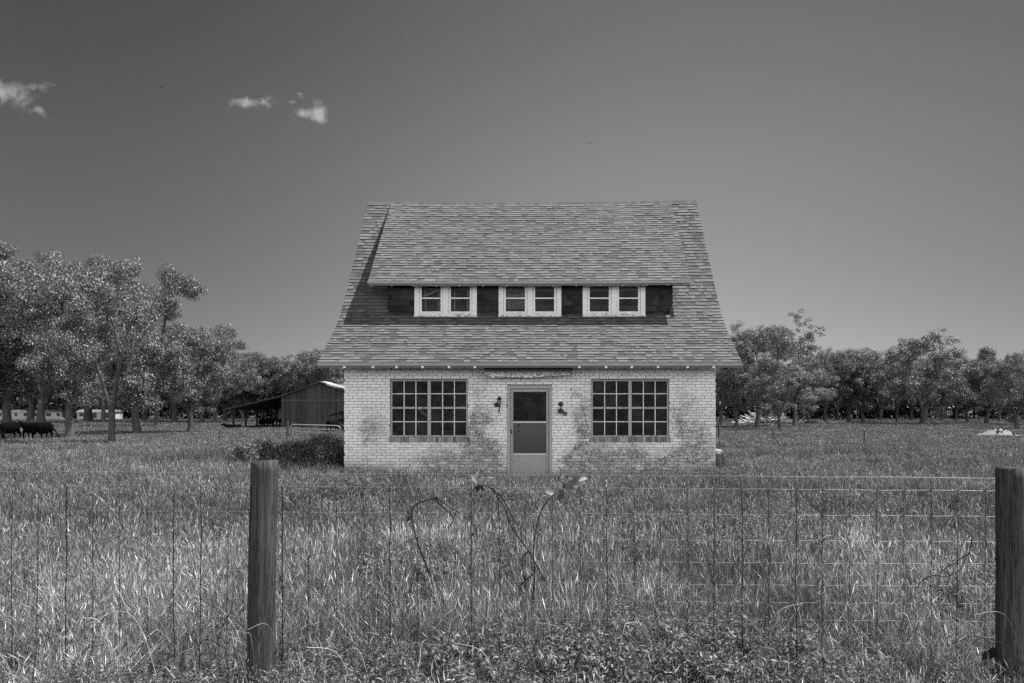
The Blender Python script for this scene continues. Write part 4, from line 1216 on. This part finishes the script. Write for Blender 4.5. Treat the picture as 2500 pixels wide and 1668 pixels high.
for (pose, px, py, d_, ang, label, ex) in COWS:
    s_ = F / d_
    if pose not in cow_src:
        o = cow_mesh(pose).build('cow', m_cow)
        rm = o.modifiers.new('remesh', 'REMESH'); rm.mode = 'VOXEL'; rm.voxel_size = 0.04; rm.use_smooth_shade = True
        sm_ = o.modifiers.new('smooth', 'SMOOTH'); sm_.factor = 0.6; sm_.iterations = 3
        cow_src[pose] = o
    else:
        o = cow_src[pose].copy(); COL.objects.link(o)
    o.location = ((px - VX) / s_, d_, gz(0, d_)); o.scale = (0.72, 0.85, 0.95) if d_ < 60 else (0.9,) * 3; o.rotation_euler = (0, 0, math.radians(ang)); tag(o, label, 'cow', 'black cattle in the pasture')
    if ex == 'tag':
        e = MB(); e.box((-0.04, -0.01, -0.05), (0.04, 0.01, 0.05)); e = e.build('ear_tag', m_pale, o); e.location = (1.26, 0.27, 1.40)

# ------------------------------------------------------------------ birds
m_bird = m_simple('bird_feathers', 0.01, 0.2, 5.0, 0.8, 0.1)
def bird(px, py, d_, span, roll, yaw, label):
    q = MB(); h = span / 2
    q.tube([(0, -0.22 * span, 0), (0, -0.1 * span, 0), (0, 0.08 * span, 0), (0, 0.2 * span, -0.01)], [(0.01 * span, 0.01 * span), (0.045 * span, 0.04 * span), (0.05 * span, 0.045 * span), (0.012 * span, 0.012 * span)], 8)
    for s_ in (-1, 1):
        pts = [(0.03 * span * s_, 0.07 * span, 0), (0.28 * span * s_, 0.1 * span, 0.1 * span), (0.5 * span * s_, 0.0, 0.14 * span), (0.28 * span * s_, -0.05 * span, 0.095 * span), (0.03 * span * s_, -0.08 * span, 0)]
        q.face(pts); q.face([(a, b, c - 0.012 * span) for a, b, c in pts][::-1])
    q.face([(-0.015 * span, -0.18 * span, 0.005), (0.015 * span, -0.18 * span, 0.005), (0.05 * span, -0.3 * span, 0), (-0.05 * span, -0.3 * span, 0)])
    o = q.build('bird', m_bird); o.location = P(px, py, d_); o.rotation_euler = (math.radians(8), math.radians(roll), math.radians(yaw)); tag(o, label, 'bird')
bird(392, 215, 110, 1.0, -8, 20, 'dark bird gliding between the clouds on the left')
bird(1438, 351, 130, 0.95, -14, -30, 'dark bird gliding above the house roof')
bird(764, 556, 120, 0.5, 12, 70, 'small dark bird, the lowest, left of the roof')

# ------------------------------------------------------------------ trees
def quat_dirs(rng, n):
    v_ = rng.normal(size=(n, 3)); return v_ / np.linalg.norm(v_, axis=1, keepdims=True)
def leaves_mesh(name, cen, rng, per, rad, L, Wd, lo, hi, mat, flat=0.75, droop=0.45):
    """cen: (n,3) cluster centres; per leaflets in each"""
    n = len(cen)
    c = np.repeat(cen, per, axis=0)
    off = quat_dirs(rng, n * per) * (rng.random((n * per, 1)) ** 0.55) * rad
    off[:, 2] *= flat
    p = c + off
    d_ = off / rad + quat_dirs(rng, n * per) * 0.9
    d_[:, 2] -= droop
    n0 = off / rad * 0.9 + quat_dirs(rng, n * per) * 0.55; n0[:, 2] += 0.35
    n0 /= np.linalg.norm(n0, axis=1, keepdims=True)
    d_ -= n0 * np.sum(d_ * n0, axis=1, keepdims=True) * 0.85
    d_ /= np.maximum(np.linalg.norm(d_, axis=1, keepdims=True), 1e-6)
    s_ = np.cross(d_, n0); s_ /= np.maximum(np.linalg.norm(s_, axis=1, keepdims=True), 1e-6)
    ln = L * rng.uniform(0.6, 1.25, (n * per, 1)); wd = Wd * rng.uniform(0.7, 1.3, (n * per, 1))
    nn_ = np.cross(s_, d_)
    v0 = p; v1 = p + d_ * ln * 0.45 + s_ * wd / 2 + nn_ * wd * 0.15; v2 = p + d_ * ln - nn_ * ln * 0.15; v3 = p + d_ * ln * 0.45 - s_ * wd / 2 + nn_ * wd * 0.15
    V = np.stack([v0, v1, v2, v3], 1).reshape(-1, 3)
    Q = np.arange(len(V)).reshape(-1, 4)
    tone = np.repeat(rng.uniform(0.75, 1.25, n), per) * (lo + (hi - lo) * rng.random(n * per) ** 1.6)
    return mesh_np(name, V, Q, tone, mat)

def tree_variant(seed, H, Rw, trunk_h, trunk_r, lobes, subs, per, L=0.2, lean=0.0, sparse=False, rad=0.52, lim=3, low=-0.1, rmin=0.45):
    r = random.Random(seed); rg = np.random.default_rng(seed)
    q = MB()
    fork = Vector((lean * trunk_h, 0.1 * lean, trunk_h))
    q.tube([(0, 0, -0.3), (0, 0, 0.12), (lean * 0.2 * trunk_h, 0, trunk_h * 0.35), tuple(fork * 0.75 + Vector((r.uniform(-.1, .1), 0, 0.02))), tuple(fork)],
           [trunk_r * 1.75, trunk_r * 1.35, trunk_r * 1.05, trunk_r * 0.98, trunk_r * 1.05], 12)
    cz = (H + trunk_h) / 2 + 0.2; hz = (H - trunk_h) / 2
    cen = []
    for i in range(lobes):
        for _ in range(60):
            a = r.uniform(0, 2 * math.pi); e = r.uniform(-1, 1); rr = r.uniform(rmin, 0.94) if i % 6 else r.uniform(0.95, 1.15)
            s_ = math.sqrt(1 - e * e)
            p = Vector((math.cos(a) * s_ * Rw * rr, math.sin(a) * s_ * Rw * rr, cz + e * hz * rr))
            wmax = 1.0 if e > -0.3 else 1.0
            if all((p - c).length > Rw * 0.37 for c in cen): break
        p.x += lean * p.z * 0.6
        cen.append(p)
    # main limbs
    limbs = []
    nl = lim + r.choice((0, 1))
    for k in range(nl):
        a = 2 * math.pi * (k + r.uniform(-.25, .25)) / nl
        reach = r.uniform(0.35, 0.55) * Rw
        m1 = fork + Vector((math.cos(a) * reach * 0.35, math.sin(a) * reach * 0.35, (H - trunk_h) * 0.17))
        m2 = fork + Vector((math.cos(a) * reach * 0.8, math.sin(a) * reach * 0.8, (H - trunk_h) * r.uniform(0.34, 0.45)))
        m3 = fork + Vector((math.cos(a + .3) * reach, math.sin(a + .3) * reach, (H - trunk_h) * r.uniform(0.62, 0.78)))
        path = smooth_path([fork - Vector((0, 0, 0.1)), m1, m2, m3], 4)
        n = len(path); rad_ = [trunk_r * (0.68 - 0.48 * i / n) for i in range(n)]
        q.tube(path, rad_, 8); limbs.append((path, rad_))
    subs_pts = []
    for c in cen:
        best = None
        for (path, rad_) in limbs:
            for i in range(2, len(path)):
                dd_ = (path[i] - c).length + max(0, path[i].z - c.z) * 1.2
                if best is None or dd_ < best[0]: best = (dd_, path[i], rad_[i])
        a = best[1]; mid_ = (a + c) / 2 + Vector((r.uniform(-.3, .3), r.uniform(-.3, .3), r.uniform(-0.1, 0.5)))
        path = smooth_path([a, mid_, c], 3)
        rb = min(best[2] * 0.55, 0.11 * trunk_r / 0.18)
        q.tube(path, [rb * (1 - 0.6 * i / len(path)) for i in range(len(path))], 6)
        lr = Rw * r.uniform(0.17, 0.36)
        for k in range(subs):
            v_ = Vector((r.gauss(0, 1), r.gauss(0, 1), r.gauss(0.1, 1))).normalized() * lr * (r.random() ** 0.4)
            v_.z *= 0.72
            s_ = c + v_
            if s_.z < trunk_h * (0.8 + low): s_.z = trunk_h * (0.8 + low) + r.random() * 0.6
            subs_pts.append(s_)
            if k % 2 == 0:
                m_ = (c + s_) / 2 + Vector((0, 0, r.uniform(-.1, .25)))
                q.tube([c, m_, s_], [rb * 0.35, rb * 0.22, 0.012], 4, cap=False)
    arr = np.array([tuple(p) for p in subs_pts])
    crown = leaves_mesh('crown', arr, rg, per, rad, L, L * 0.42, 0.06, 0.28, m_leaf)
    me = bpy.data.meshes.new('trunk'); me.from_pydata(q.v, [], q.f); me.materials.append(m_bark); me.polygons.foreach_set('use_smooth', [True] * len(me.polygons)); me.update()
    return me, crown, float(np.percentile(arr[:, 2], 99.3)) + rad * 0.5

VAR = [
    tree_variant(101, 10.5, 4.0, 2.1, 0.19, 22, 20, 105, 0.155, rad=0.50, rmin=0.55),                # young, upright
    tree_variant(102, 14.0, 6.2, 2.4, 0.30, 26, 22, 110, 0.2, rad=0.62),                # big, rounded
    tree_variant(103, 15.0, 6.0, 2.2, 0.33, 22, 21, 110, 0.2, lean=0.06, rad=0.66),
    tree_variant(104, 12.0, 5.0, 2.0, 0.26, 21, 20, 104, 0.18, rad=0.56),
    tree_variant(105, 15.0, 4.6, 3.2, 0.26, 22, 9, 60, 0.24, rad=0.5, sparse=True),     # thin, open crown
    tree_variant(106, 14.5, 7.6, 2.2, 0.48, 30, 20, 100, 0.24, rad=0.72, lim=4, rmin=0.66),          # old, wide limbs
    tree_variant(107, 13.0, 5.6, 1.9, 0.36, 24, 22, 90, 0.26, lean=0.16, rad=0.68),      # leaning
]
tcount = 0
def tree(px, base_y, top_y, var, label, d_=None, wide=1.0, rot=None, group='pecan trees of the orchard'):
    global tcount
    tcount += 1
    if d_ is None:
        d_ = 2.1 * F / (base_y - HY)
        if d_ < 62: d_ = (EYE - gz(0, d_)) * F / (base_y - HY)
    s_ = F / d_; g = gz(0, d_)
    h = EYE + (HY - top_y) / s_ - g
    tm, cm_, H = VAR[var]
    k = h / H
    o = empty('pecan_tree', ((px - VX) / s_, d_, g), rot if rot is not None else tcount * 2.399)
    o.scale = (k * wide, k * wide, k); tag(o, label, 'tree', group)
    for nm, me in (('trunk', tm), ('crown', cm_)):
        c = bpy.data.objects.new(nm, me); COL.objects.link(c); c.parent = o
    return o
# left group, near to far
tree(273, 1089, 632, 0, 'nearest tree on the left, slim dark trunk with a pale scar', wide=0.95, rot=0.6)
tree(170, 1071, 636, 3, 'tree with a forked trunk just right of the cow herd', wide=0.85)
tree(18, 1064, 574, 1, 'tall tree at the left edge behind the cows', wide=0.9)
tree(334, 1061, 634, 2, 'tall tree with pale patched bark right of the nearest left tree', wide=0.85)
tree(464, 1057, 786, 3, 'round tree standing left of the barn lean-to', wide=0.95)
tree(382, 1042, 790, 1, 'tree behind the patched trunk, midway between it and the round tree', wide=0.8)
tree(-70, 1066, 600, 2, 'tree cut off by the left edge of the photo', wide=0.9)
left_far = [(75, 1032, 720, 'first back row tree from the left edge'), (100, 1035, 700, 'back row tree behind the herd'), (215, 1030, 740, 'back row tree in the gap right of the forked trunk'), (252, 1034, 760, 'thin trunked back row tree beside the nearest left tree'),
            (353, 1029, 790, 'back row tree with a pale trunk right of the nearest left tree'), (425, 1031, 820, 'small back row tree left of the round tree'), (492, 1033, 826, 'back row tree behind the round tree'), (525, 1034, 832, 'back row tree directly right of the round tree'),
            (548, 1030, 852, 'back row tree above the left tip of the lean-to roof'), (592, 1030, 868, 'back row tree rising over the lean-to'), (640, 1029, 882, 'lowest crown behind the lean-to roof'), (682, 1030, 868, 'round crown behind the lean-to, right of the lowest one'), (722, 1029, 880, 'crown behind the left slope of the barn roof'),
            (766, 1030, 848, 'taller crown rising behind the barn ridge'), (815, 1030, 862, 'crown at the left roof tip of the house'), (860, 1029, 872, 'crown mostly hidden by the house, left side')]
for i, (a, b, c, l) in enumerate(left_far):
    tree(a, b, c, (3, 1, 3, 0, 1, 3)[i % 6], l, wide=1.0 + 0.12 * (i % 3))
# right group
tree(1760, 1041, 830, 3, 'tree hard against the right wall of the house', wide=0.9)
tree(1799, 1044, 812, 2, 'tree with a thin slanting trunk left of the brush pile', wide=0.7, rot=2.9)
tree(1849, 1046, 790, 3, 'upright tree in front of the brush pile, left of its neighbour', wide=0.85)
tree(1903, 1052, 866, 0, 'low bright tree in front of the brush pile, right of its neighbour', wide=1.25)
tree(1940, 1043, 768, 4, 'tall thin tree with an open crown above the others', wide=1.0, rot=1.0)
tree(2015, 1034, 838, 1, 'tree with a bushy top right of the open crowned tree', wide=0.85)
tree(1975, 1036, 896, 3, 'low tree filling the gap below the open crowned tree', wide=1.1)
tree(2072, 1033, 848, 3, 'tree left of the great spreading tree', wide=1.0)
tree(2108, 1034, 866, 6, 'leaning dark tree next to the great spreading tree', wide=0.9, rot=2.8)
tree(2255, 1037, 818, 5, 'great spreading tree with thick dark limbs, right of the house', wide=1.05, rot=0.4)
tree(2190, 1032, 866, 1, 'tree close behind the great spreading tree, to its left', wide=0.8)
tree(2362, 1033, 856, 2, 'tree midway between the great spreading tree and the right edge', wide=0.9)
tree(2408, 1036, 850, 6, 'tree with a forked leaning trunk above the sand mound', wide=0.95, rot=0.2)
tree(2482, 1049, 862, 5, 'thick trunked tree right of the sand mound', wide=0.75, rot=2.0)
tree(2560, 1040, 850, 1, 'tree cut off by the right edge of the photo', wide=1.0)
right_far = [(1735, 1028, 870, 'background tree just right of the house roof tip'), (1830, 1029, 850, 'background tree behind the brush pile'), (1890, 1028, 880, 'background tree right of the brush pile'), (1960, 1028, 888, 'background tree behind the low gap tree'), (2045, 1028, 868, 'background tree between the bushy top and the leaning tree'),
             (2150, 1028, 850, 'background tree in the notch left of the great tree'), (2225, 1027, 856, 'background tree directly behind the great tree'), (2300, 1028, 846, 'background tree over the right limb of the great tree'), (2335, 1027, 858, 'background tree left of the midway tree'), (2440, 1028, 858, 'background tree behind the sand mound'), (2500, 1028, 872, 'background tree at the right edge')]
for i, (a, b, c, l) in enumerate(right_far):
    tree(a, b, c + 22, (1, 3, 1, 2)[i % 4], l, wide=1.0, group='far trees along the wood edge')
# trees across the road behind the camera: what the window glass reflects
RL = ('leftmost roadside tree mirrored in the windows', 'second roadside tree mirrored in the left window', 'middle roadside tree mirrored in the right window', 'rightmost roadside tree mirrored in the windows', 'far outer roadside tree mirrored at the window edge')
for i, (x, y, k) in enumerate(((-14, -24, 0.9), (-4, -30, 1.0), (6, -27, 0.85), (17, -31, 1.05), (-25, -32, 1.0))):
    tm, cm_, H = VAR[(3, 1, 3, 1, 2)[i]]
    o = empty('roadside_tree', (x, y, 0), i * 1.7); o.scale = (k * 1.1, k * 1.1, k * 0.42)
    tag(o, RL[i], 'tree', 'roadside trees mirrored in the windows')
    for nm, me in (('trunk', tm), ('crown', cm_)):
        c = bpy.data.objects.new(nm, me); COL.objects.link(c); c.parent = o

# far wood edge: one leafy mass
rg = np.random.default_rng(55)
cen = []
for i in range(6000):
    d_ = rg.uniform(205, 235); x = rg.uniform(-215, 215)
    hmax = 11.5 + 2.0 * math.sin(x * 0.11) + 1.5 * math.sin(x * 0.31 + 2)
    cen.append((x, d_, -0.5 + hmax * rg.random() ** 0.7))
wood = leaves_mesh('distant_wood', np.array(cen), rg, 30, 2.0, 1.1, 0.65, 0.012, 0.045, m_leaf, flat=0.8)
wo_ = bpy.data.objects.new('distant_wood', wood); COL.objects.link(wo_); tag(wo_, 'dense dark wood closing the far edge of the pasture', 'wood', kind='stuff')

# ------------------------------------------------------------------ shrubs and tall weeds by the left wall
def shrub(x, y, h, w_, seed, label, lo=0.05, hi=0.32):
    r = random.Random(seed); rg = np.random.default_rng(seed)
    o = empty('shrub', (x, y, 0)); tag(o, label, 'shrub', 'weedy shrubs left of the house')
    q = MB(); cs = []
    for i in range(int(26 * w_)):
        a = r.uniform(0, 6.28); rr = w_ * math.sqrt(r.random()) * 0.9; hh = h * r.uniform(0.6, 1.0) * (1 - 0.35 * (rr / w_) ** 2)
        p0 = Vector((math.cos(a) * rr * 0.6, math.sin(a) * rr * 0.6, 0)); p1 = Vector((math.cos(a) * rr, math.sin(a) * rr, hh))
        q.tube([p0, (p0 + p1) / 2 + Vector((0, 0, 0.1)), p1], [0.008, 0.006, 0.003], 4)
        for t in (0.3, 0.5, 0.65, 0.8, 0.92, 1.0): cs.append(tuple(p0.lerp(p1, t) + Vector((r.uniform(-.08, .08), r.uniform(-.08, .08), 0))))
    q.build('stems', m_vine, o)
    me = leaves_mesh('foliage', np.array(cs), rg, 34, 0.17, 0.07, 0.03, lo, hi, m_weed, flat=0.9, droop=0.2)
    c = bpy.data.objects.new('foliage', me); COL.objects.link(c); c.parent = o
shrub(-4.95, 18.9, 1.0, 0.55, 1, 'dense dark shrub against the left wall corner')
shrub(-5.6, 20.8, 1.1, 1.0, 2, 'tallest weedy shrub left of the house')
shrub(-6.7, 19.9, 1.0, 0.95, 3, 'low shrub right behind the left fence post')
shrub(-5.9, 19.0, 0.65, 0.6, 4, 'small shrub between the low shrub and the wall corner')
shrub(-7.7, 21.8, 0.85, 1.1, 5, 'outermost shrub, farthest left from the house')
shrub(-6.4, 23.4, 0.85, 1.3, 6, 'broad shrub behind the others toward the gate')
shrub(-8.9, 24.5, 0.7, 1.0, 7, 'low broad shrub in the pasture left of the group')

# ------------------------------------------------------------------ meadow grass (one stuff object, instanced patches)
def grass_patch(name, seed, size, n, hmin, hmax, w0, w1, stem_frac=0.25, lo=0.04, hi=0.46):
    rg = np.random.default_rng(seed)
    x = rg.uniform(-size / 2, size / 2, n); y = rg.uniform(-size / 2, size / 2, n)
    # clumpiness
    cl = rg.uniform(-size / 2, size / 2, (max(6, int(size * size * 7)), 2))
    k = rg.random(n) < 0.55; idx = rg.integers(0, len(cl), n)
    x[k] = cl[idx[k], 0] + rg.normal(0, 0.06, k.sum()); y[k] = cl[idx[k], 1] + rg.normal(0, 0.06, k.sum())
    h = hmin + (hmax - hmin) * rg.beta(2.0, 2.2, n)
    a = rg.uniform(0, 2 * np.pi, n); lean = np.abs(rg.normal(0.3, 0.32, n)); wd = rg.uniform(w0, w1, n)
    stem = rg.random(n) < stem_frac
    h[stem] *= 1.2; wd[stem] *= 0.55; lean[stem] *= 0.6
    fa = rg.uniform(0, 2 * np.pi, n)                       # facing of the blade
    dx, dy = np.cos(a), np.sin(a); sx, sy = np.cos(fa), np.sin(fa)
    cur = rg.uniform(0.6, 1.9, n)
    V = []
    ts = [0.0, 0.4, 0.75, 1.0]; ws = [0.85, 1.0, 0.7, 0.0]
    for t, w_ in zip(ts, ws):
        off = lean * h * (t ** (1 + cur * 0.6)) * (1 + cur * 0.35); zz = h * t * (1 - 0.22 * lean * t * cur)
        cx_ = x + dx * off; cy_ = y + dy * off
        if w_ > 0:
            V.append(np.stack([cx_ - sx * wd * w_ / 2, cy_ - sy * wd * w_ / 2, zz], 1)); V.append(np.stack([cx_ + sx * wd * w_ / 2, cy_ + sy * wd * w_ / 2, zz], 1))
        else: V.append(np.stack([cx_, cy_, zz], 1))
    V = np.stack(V, 1)        # n,7,3
    b = (np.arange(n) * 7)[:, None]
    Q = np.concatenate([b + np.array([0, 1, 3, 2]), b + np.array([2, 3, 5, 4])]); Tt = b + np.array([4, 5, 6])
    ct = rg.uniform(0.55, 1.35, len(cl))
    tone = lo + (hi - lo) * rg.random(n) ** 1.3; tone[k] *= ct[idx[k]]; tone[rg.random(n) < 0.35] *= 0.3; tone[rg.random(n) < 0.12] *= 2.2
    tone[stem] *= 1.25
    verts = V.reshape(-1, 3); sh_ = [tone, tone]
    # seed heads: a small kite near the tip of each stem
    ns = int(stem.sum())
    tip = V[stem, 6]; prv = (V[stem, 4] + V[stem, 5]) / 2
    dr = tip - prv; dr /= np.maximum(np.linalg.norm(dr, axis=1, keepdims=True), 1e-6)
    L = (0.05 + 0.05 * rg.random((ns, 1))); w_ = np.maximum(wd[stem][:, None] * 2.0, 0.004)
    sd = np.stack([sx[stem], sy[stem], 0 * sx[stem]], 1)
    K = np.stack([tip - dr * L * 0.4, tip + sd * w_ / 2, tip + dr * L * 0.6, tip - sd * w_ / 2], 1).reshape(-1, 3)
    Qk = np.arange(len(K)).reshape(-1, 4) + len(verts)
    verts = np.concatenate([verts, K]); Q = np.concatenate([Q, Qk])
    shade = np.concatenate([tone, tone, tone[stem] * 1.35, tone])
    me = mesh_np(name, verts, Q, shade, m_grass, Tt)
    return bpy.data.objects.new(name, me)

def weed_patch(name, seed, size, n, h, L, lo, hi):
    """low leafy weeds with feathery leaves"""
    rg = np.random.default_rng(seed); cs = []
    for i in range(n):
        x, y = rg.uniform(-size / 2, size / 2, 2); hh = h * rg.uniform(0.5, 1.0); lx, ly = rg.normal(0, 0.15, 2) * h
        for t in np.linspace(0.35, 1.0, 6): cs.append((x + lx * t, y + ly * t, hh * t))
    me = leaves_mesh(name, np.array(cs), rg, 30, 0.07, L, L * 0.24, lo, hi, m_weed, flat=0.6, droop=0.0)
    return bpy.data.objects.new(name, me)

def scatter(name, patches, pts, label, cat):
    """pts: (x, y, z, rotz, scale, zscale, index)"""
    pc = bpy.data.collections.new(name + '_patches')
    for p in patches: pc.objects.link(p)
    order = sorted(range(len(patches)), key=lambda i: patches[i].name)
    inv = {i: k for k, i in enumerate(order)}
    pts = np.array(pts)
    me = bpy.data.meshes.new(name); me.vertices.add(len(pts)); me.vertices.foreach_set('co', pts[:, :3].astype(np.float32).ravel())
    at = me.attributes.new('rot', 'FLOAT_VECTOR', 'POINT'); rv = np.zeros((len(pts), 3), np.float32); rv[:, 2] = pts[:, 3]; at.data.foreach_set('vector', rv.ravel())
    at = me.attributes.new('scl', 'FLOAT_VECTOR', 'POINT'); sv = np.stack([pts[:, 4], pts[:, 4], pts[:, 5]], 1).astype(np.float32); at.data.foreach_set('vector', sv.ravel())
    at = me.attributes.new('vid', 'INT', 'POINT'); at.data.foreach_set('value', np.array([inv[int(k)] for k in pts[:, 6]], np.int32))
    o = bpy.data.objects.new(name, me); COL.objects.link(o); tag(o, label, cat, kind='stuff')
    ng = bpy.data.node_groups.new(name + '_nodes', 'GeometryNodeTree')
    ng.interface.new_socket('Geometry', in_out='INPUT', socket_type='NodeSocketGeometry'); ng.interface.new_socket('Geometry', in_out='OUTPUT', socket_type='NodeSocketGeometry')
    N = ng.nodes; Lk = ng.links
    gi, gout = N.new('NodeGroupInput'), N.new('NodeGroupOutput')
    ci = N.new('GeometryNodeCollectionInfo'); ci.inputs['Collection'].default_value = pc; ci.inputs['Separate Children'].default_value = True; ci.inputs['Reset Children'].default_value = True
    ip = N.new('GeometryNodeInstanceOnPoints'); ip.inputs['Pick Instance'].default_value = True
    def na(nm, ty):
        a = N.new('GeometryNodeInputNamedAttribute'); a.data_type = ty; a.inputs['Name'].default_value = nm; return a.outputs['Attribute']
    Lk.new(gi.outputs[0], ip.inputs['Points']); Lk.new(ci.outputs[0], ip.inputs['Instance']); Lk.new(na('vid', 'INT'), ip.inputs['Instance Index'])
    Lk.new(na('rot', 'FLOAT_VECTOR'), ip.inputs['Rotation']); Lk.new(na('scl', 'FLOAT_VECTOR'), ip.inputs['Scale'])
    Lk.new(ip.outputs[0], gout.inputs[0])
    md = o.modifiers.new('scatter', 'NODES'); md.node_group = ng
    return o

patches = []
for i in range(5): patches.append(grass_patch('patch_a%d' % i, 200 + i, 1.0, 3300, 0.10, 0.37, 0.0015, 0.0036))
for i in range(4): patches.append(grass_patch('patch_b%d' % i, 220 + i, 1.0, 1900, 0.10, 0.36, 0.0032, 0.007, lo=0.03, hi=0.31))
for i in range(4): patches.append(grass_patch('patch_c%d' % i, 240 + i, 4.0, 5600, 0.14, 0.46, 0.012, 0.024, lo=0.03, hi=0.24))
for i in range(3): patches.append(grass_patch('patch_d%d' % i, 260 + i, 10.0, 5000, 0.2, 0.55, 0.05, 0.09, stem_frac=0.12, lo=0.025, hi=0.23))
pts = []
rg = np.random.default_rng(9)
def hfield(x, y): return 1.0 + 0.22 * math.sin(x * 0.55 + 1.7 * math.sin(y * 0.31)) + 0.16 * math.sin(y * 0.9 + x * 0.23 + 1.0)
def ring_(y0, y1, step, ids, margin, zs=1.0):
    y = y0 + step / 2
    while y < y1:
        xl, xr = -VX / F * y - margin, (2500 - VX) / F * y + margin
        n = int((xr - xl) / step) + 1
        for i in range(n):
            x = xl + (i + 0.5) * step
            xx, yy = x + rg.uniform(-.15, .15) * step, y + rg.uniform(-.15, .15) * step
            if -4.25 < xx < 3.75 and 18.25 < yy < 26.5: continue
            if step < 2 and -4.7 < xx < 4.2 and 17.75 < yy < 18.5: yy = 17.5
            if yy < 4.42 and abs(xx + 1.5) < 0.5: continue
            if yy < 4.35: zq = 0.5 if abs(xx + 1.45) < 0.6 else 0.78
            else: zq = 0.85 if yy < 5.2 else (0.5 if abs(xx - 4.4) < 0.9 and 18.4 < yy < 21 else 1.0)
            pts.append((xx, yy, gz(xx, yy) - 0.01, rg.choice((0, 1.5708, 3.1416, 4.7124)) + rg.uniform(-.15, .15), rg.uniform(1.0, 1.12), zq * zs * hfield(xx, yy) * rg.uniform(0.88, 1.12), rg.choice(ids)))
        y += step
ring_(2.6, 9.0, 0.8, range(0, 5), 3.6)
ring_(8.6, 32.0, 0.82, range(5, 9), 5.0)
ring_(31.0, 96.0, 3.6, range(9, 13), 8.0, 0.48)
ring_(94.0, 225.0, 9.0, range(13, 16), 15.0, 0.5)
scatter('tall_grass', patches, pts, 'tall dry meadow grass with seed heads covering the pasture', 'grass')

# leafy weeds among the grass
wp = [weed_patch('weed_a%d' % i, 300 + i, 0.55, 30, 0.36, 0.026, 0.04, 0.40) for i in range(4)] + [weed_patch('weed_b%d' % i, 320 + i, 0.9, 30, 0.40, 0.04, 0.04, 0.34) for i in range(3)]
pw = []
def clump(px, py, rx, ry, n, ids, zs=1.0):
    for i in range(n):
        a = rg.uniform(0, 6.28); rr = math.sqrt(rg.random())
        qx, qy = px + rx * rr * math.cos(a), py + ry * rr * math.sin(a)
        z = 0.3 * zs
        if abs(qx - 640) < 55 and qy > 1400: continue
        d_ = (EYE - z) * F / max(qy - HY, 20)
        pw.append(((qx - VX) * d_ / F, d_, gz(0, d_), rg.uniform(0, 6.28), 1.0, zs * rg.uniform(0.75, 1.15), rg.choice(ids)))
A, B = (0, 1, 2, 3), (4, 5, 6)
clump(1250, 1630, 230, 45, 12, A + B, 0.85); clump(1650, 1560, 150, 80, 13, A + B, 0.9); clump(1560, 1480, 90, 35, 4, A); clump(850, 1620, 140, 45, 5, A, 0.75); clump(2050, 1650, 220, 30, 5, A, 0.7)
clump(300, 1640, 240, 30, 5, A, 0.7); clump(1750, 1300, 330, 45, 16, B); clump(2100, 1240, 260, 40, 10, B); clump(1120, 1350, 160, 40, 8, B); clump(1900, 1150, 260, 22, 12, B); clump(2250, 1120, 160, 18, 10, B)
clump(760, 1185, 140, 14, 14, B, 1.1); clump(1500, 1205, 400, 14, 8, B, 0.8); clump(400, 1180, 350, 40, 8, B, 0.8); clump(2350, 1400, 130, 60, 5, B, 0.8)
scatter('leafy_weeds', wp, pw, 'low leafy weeds scattered through the meadow grass', 'weeds')

# long pale arching stalks that stand above the grass near the fence
q = MB(); r = random.Random(21)
for i in range(260):
    px = r.uniform(-20, 2520); d_ = r.choice((r.uniform(3.6, 4.4), r.uniform(4.6, 9), r.uniform(9, 16)))
    x = (px - VX) * d_ / F; h = r.uniform(0.3, 0.6); a = r.uniform(0, 6.28); ln = r.uniform(0.1, 0.5) * h
    p = [Vector((x, d_, 0)), Vector((x + math.cos(a) * ln * 0.25, d_ + math.sin(a) * ln * 0.2, h * 0.55)), Vector((x + math.cos(a) * ln * 0.7, d_ + math.sin(a) * ln * 0.5, h * 0.92)), Vector((x + math.cos(a) * ln * 1.5, d_ + math.sin(a) * ln, h * r.uniform(0.75, 1.02)))]
    q.tube(smooth_path(p, 4), [0.0018 * max(1, d_ / 7)] * 13, 4, r.choice((0.015, 0.02, 0.2, 0.34, 0.42)), cap=False)
o = q.build('dry_stalks', m_grass); tag(o, 'long pale arching stalks rising out of the grass', 'stalks', kind='stuff')
print('trees', tcount, 'grass patches', len(pts))
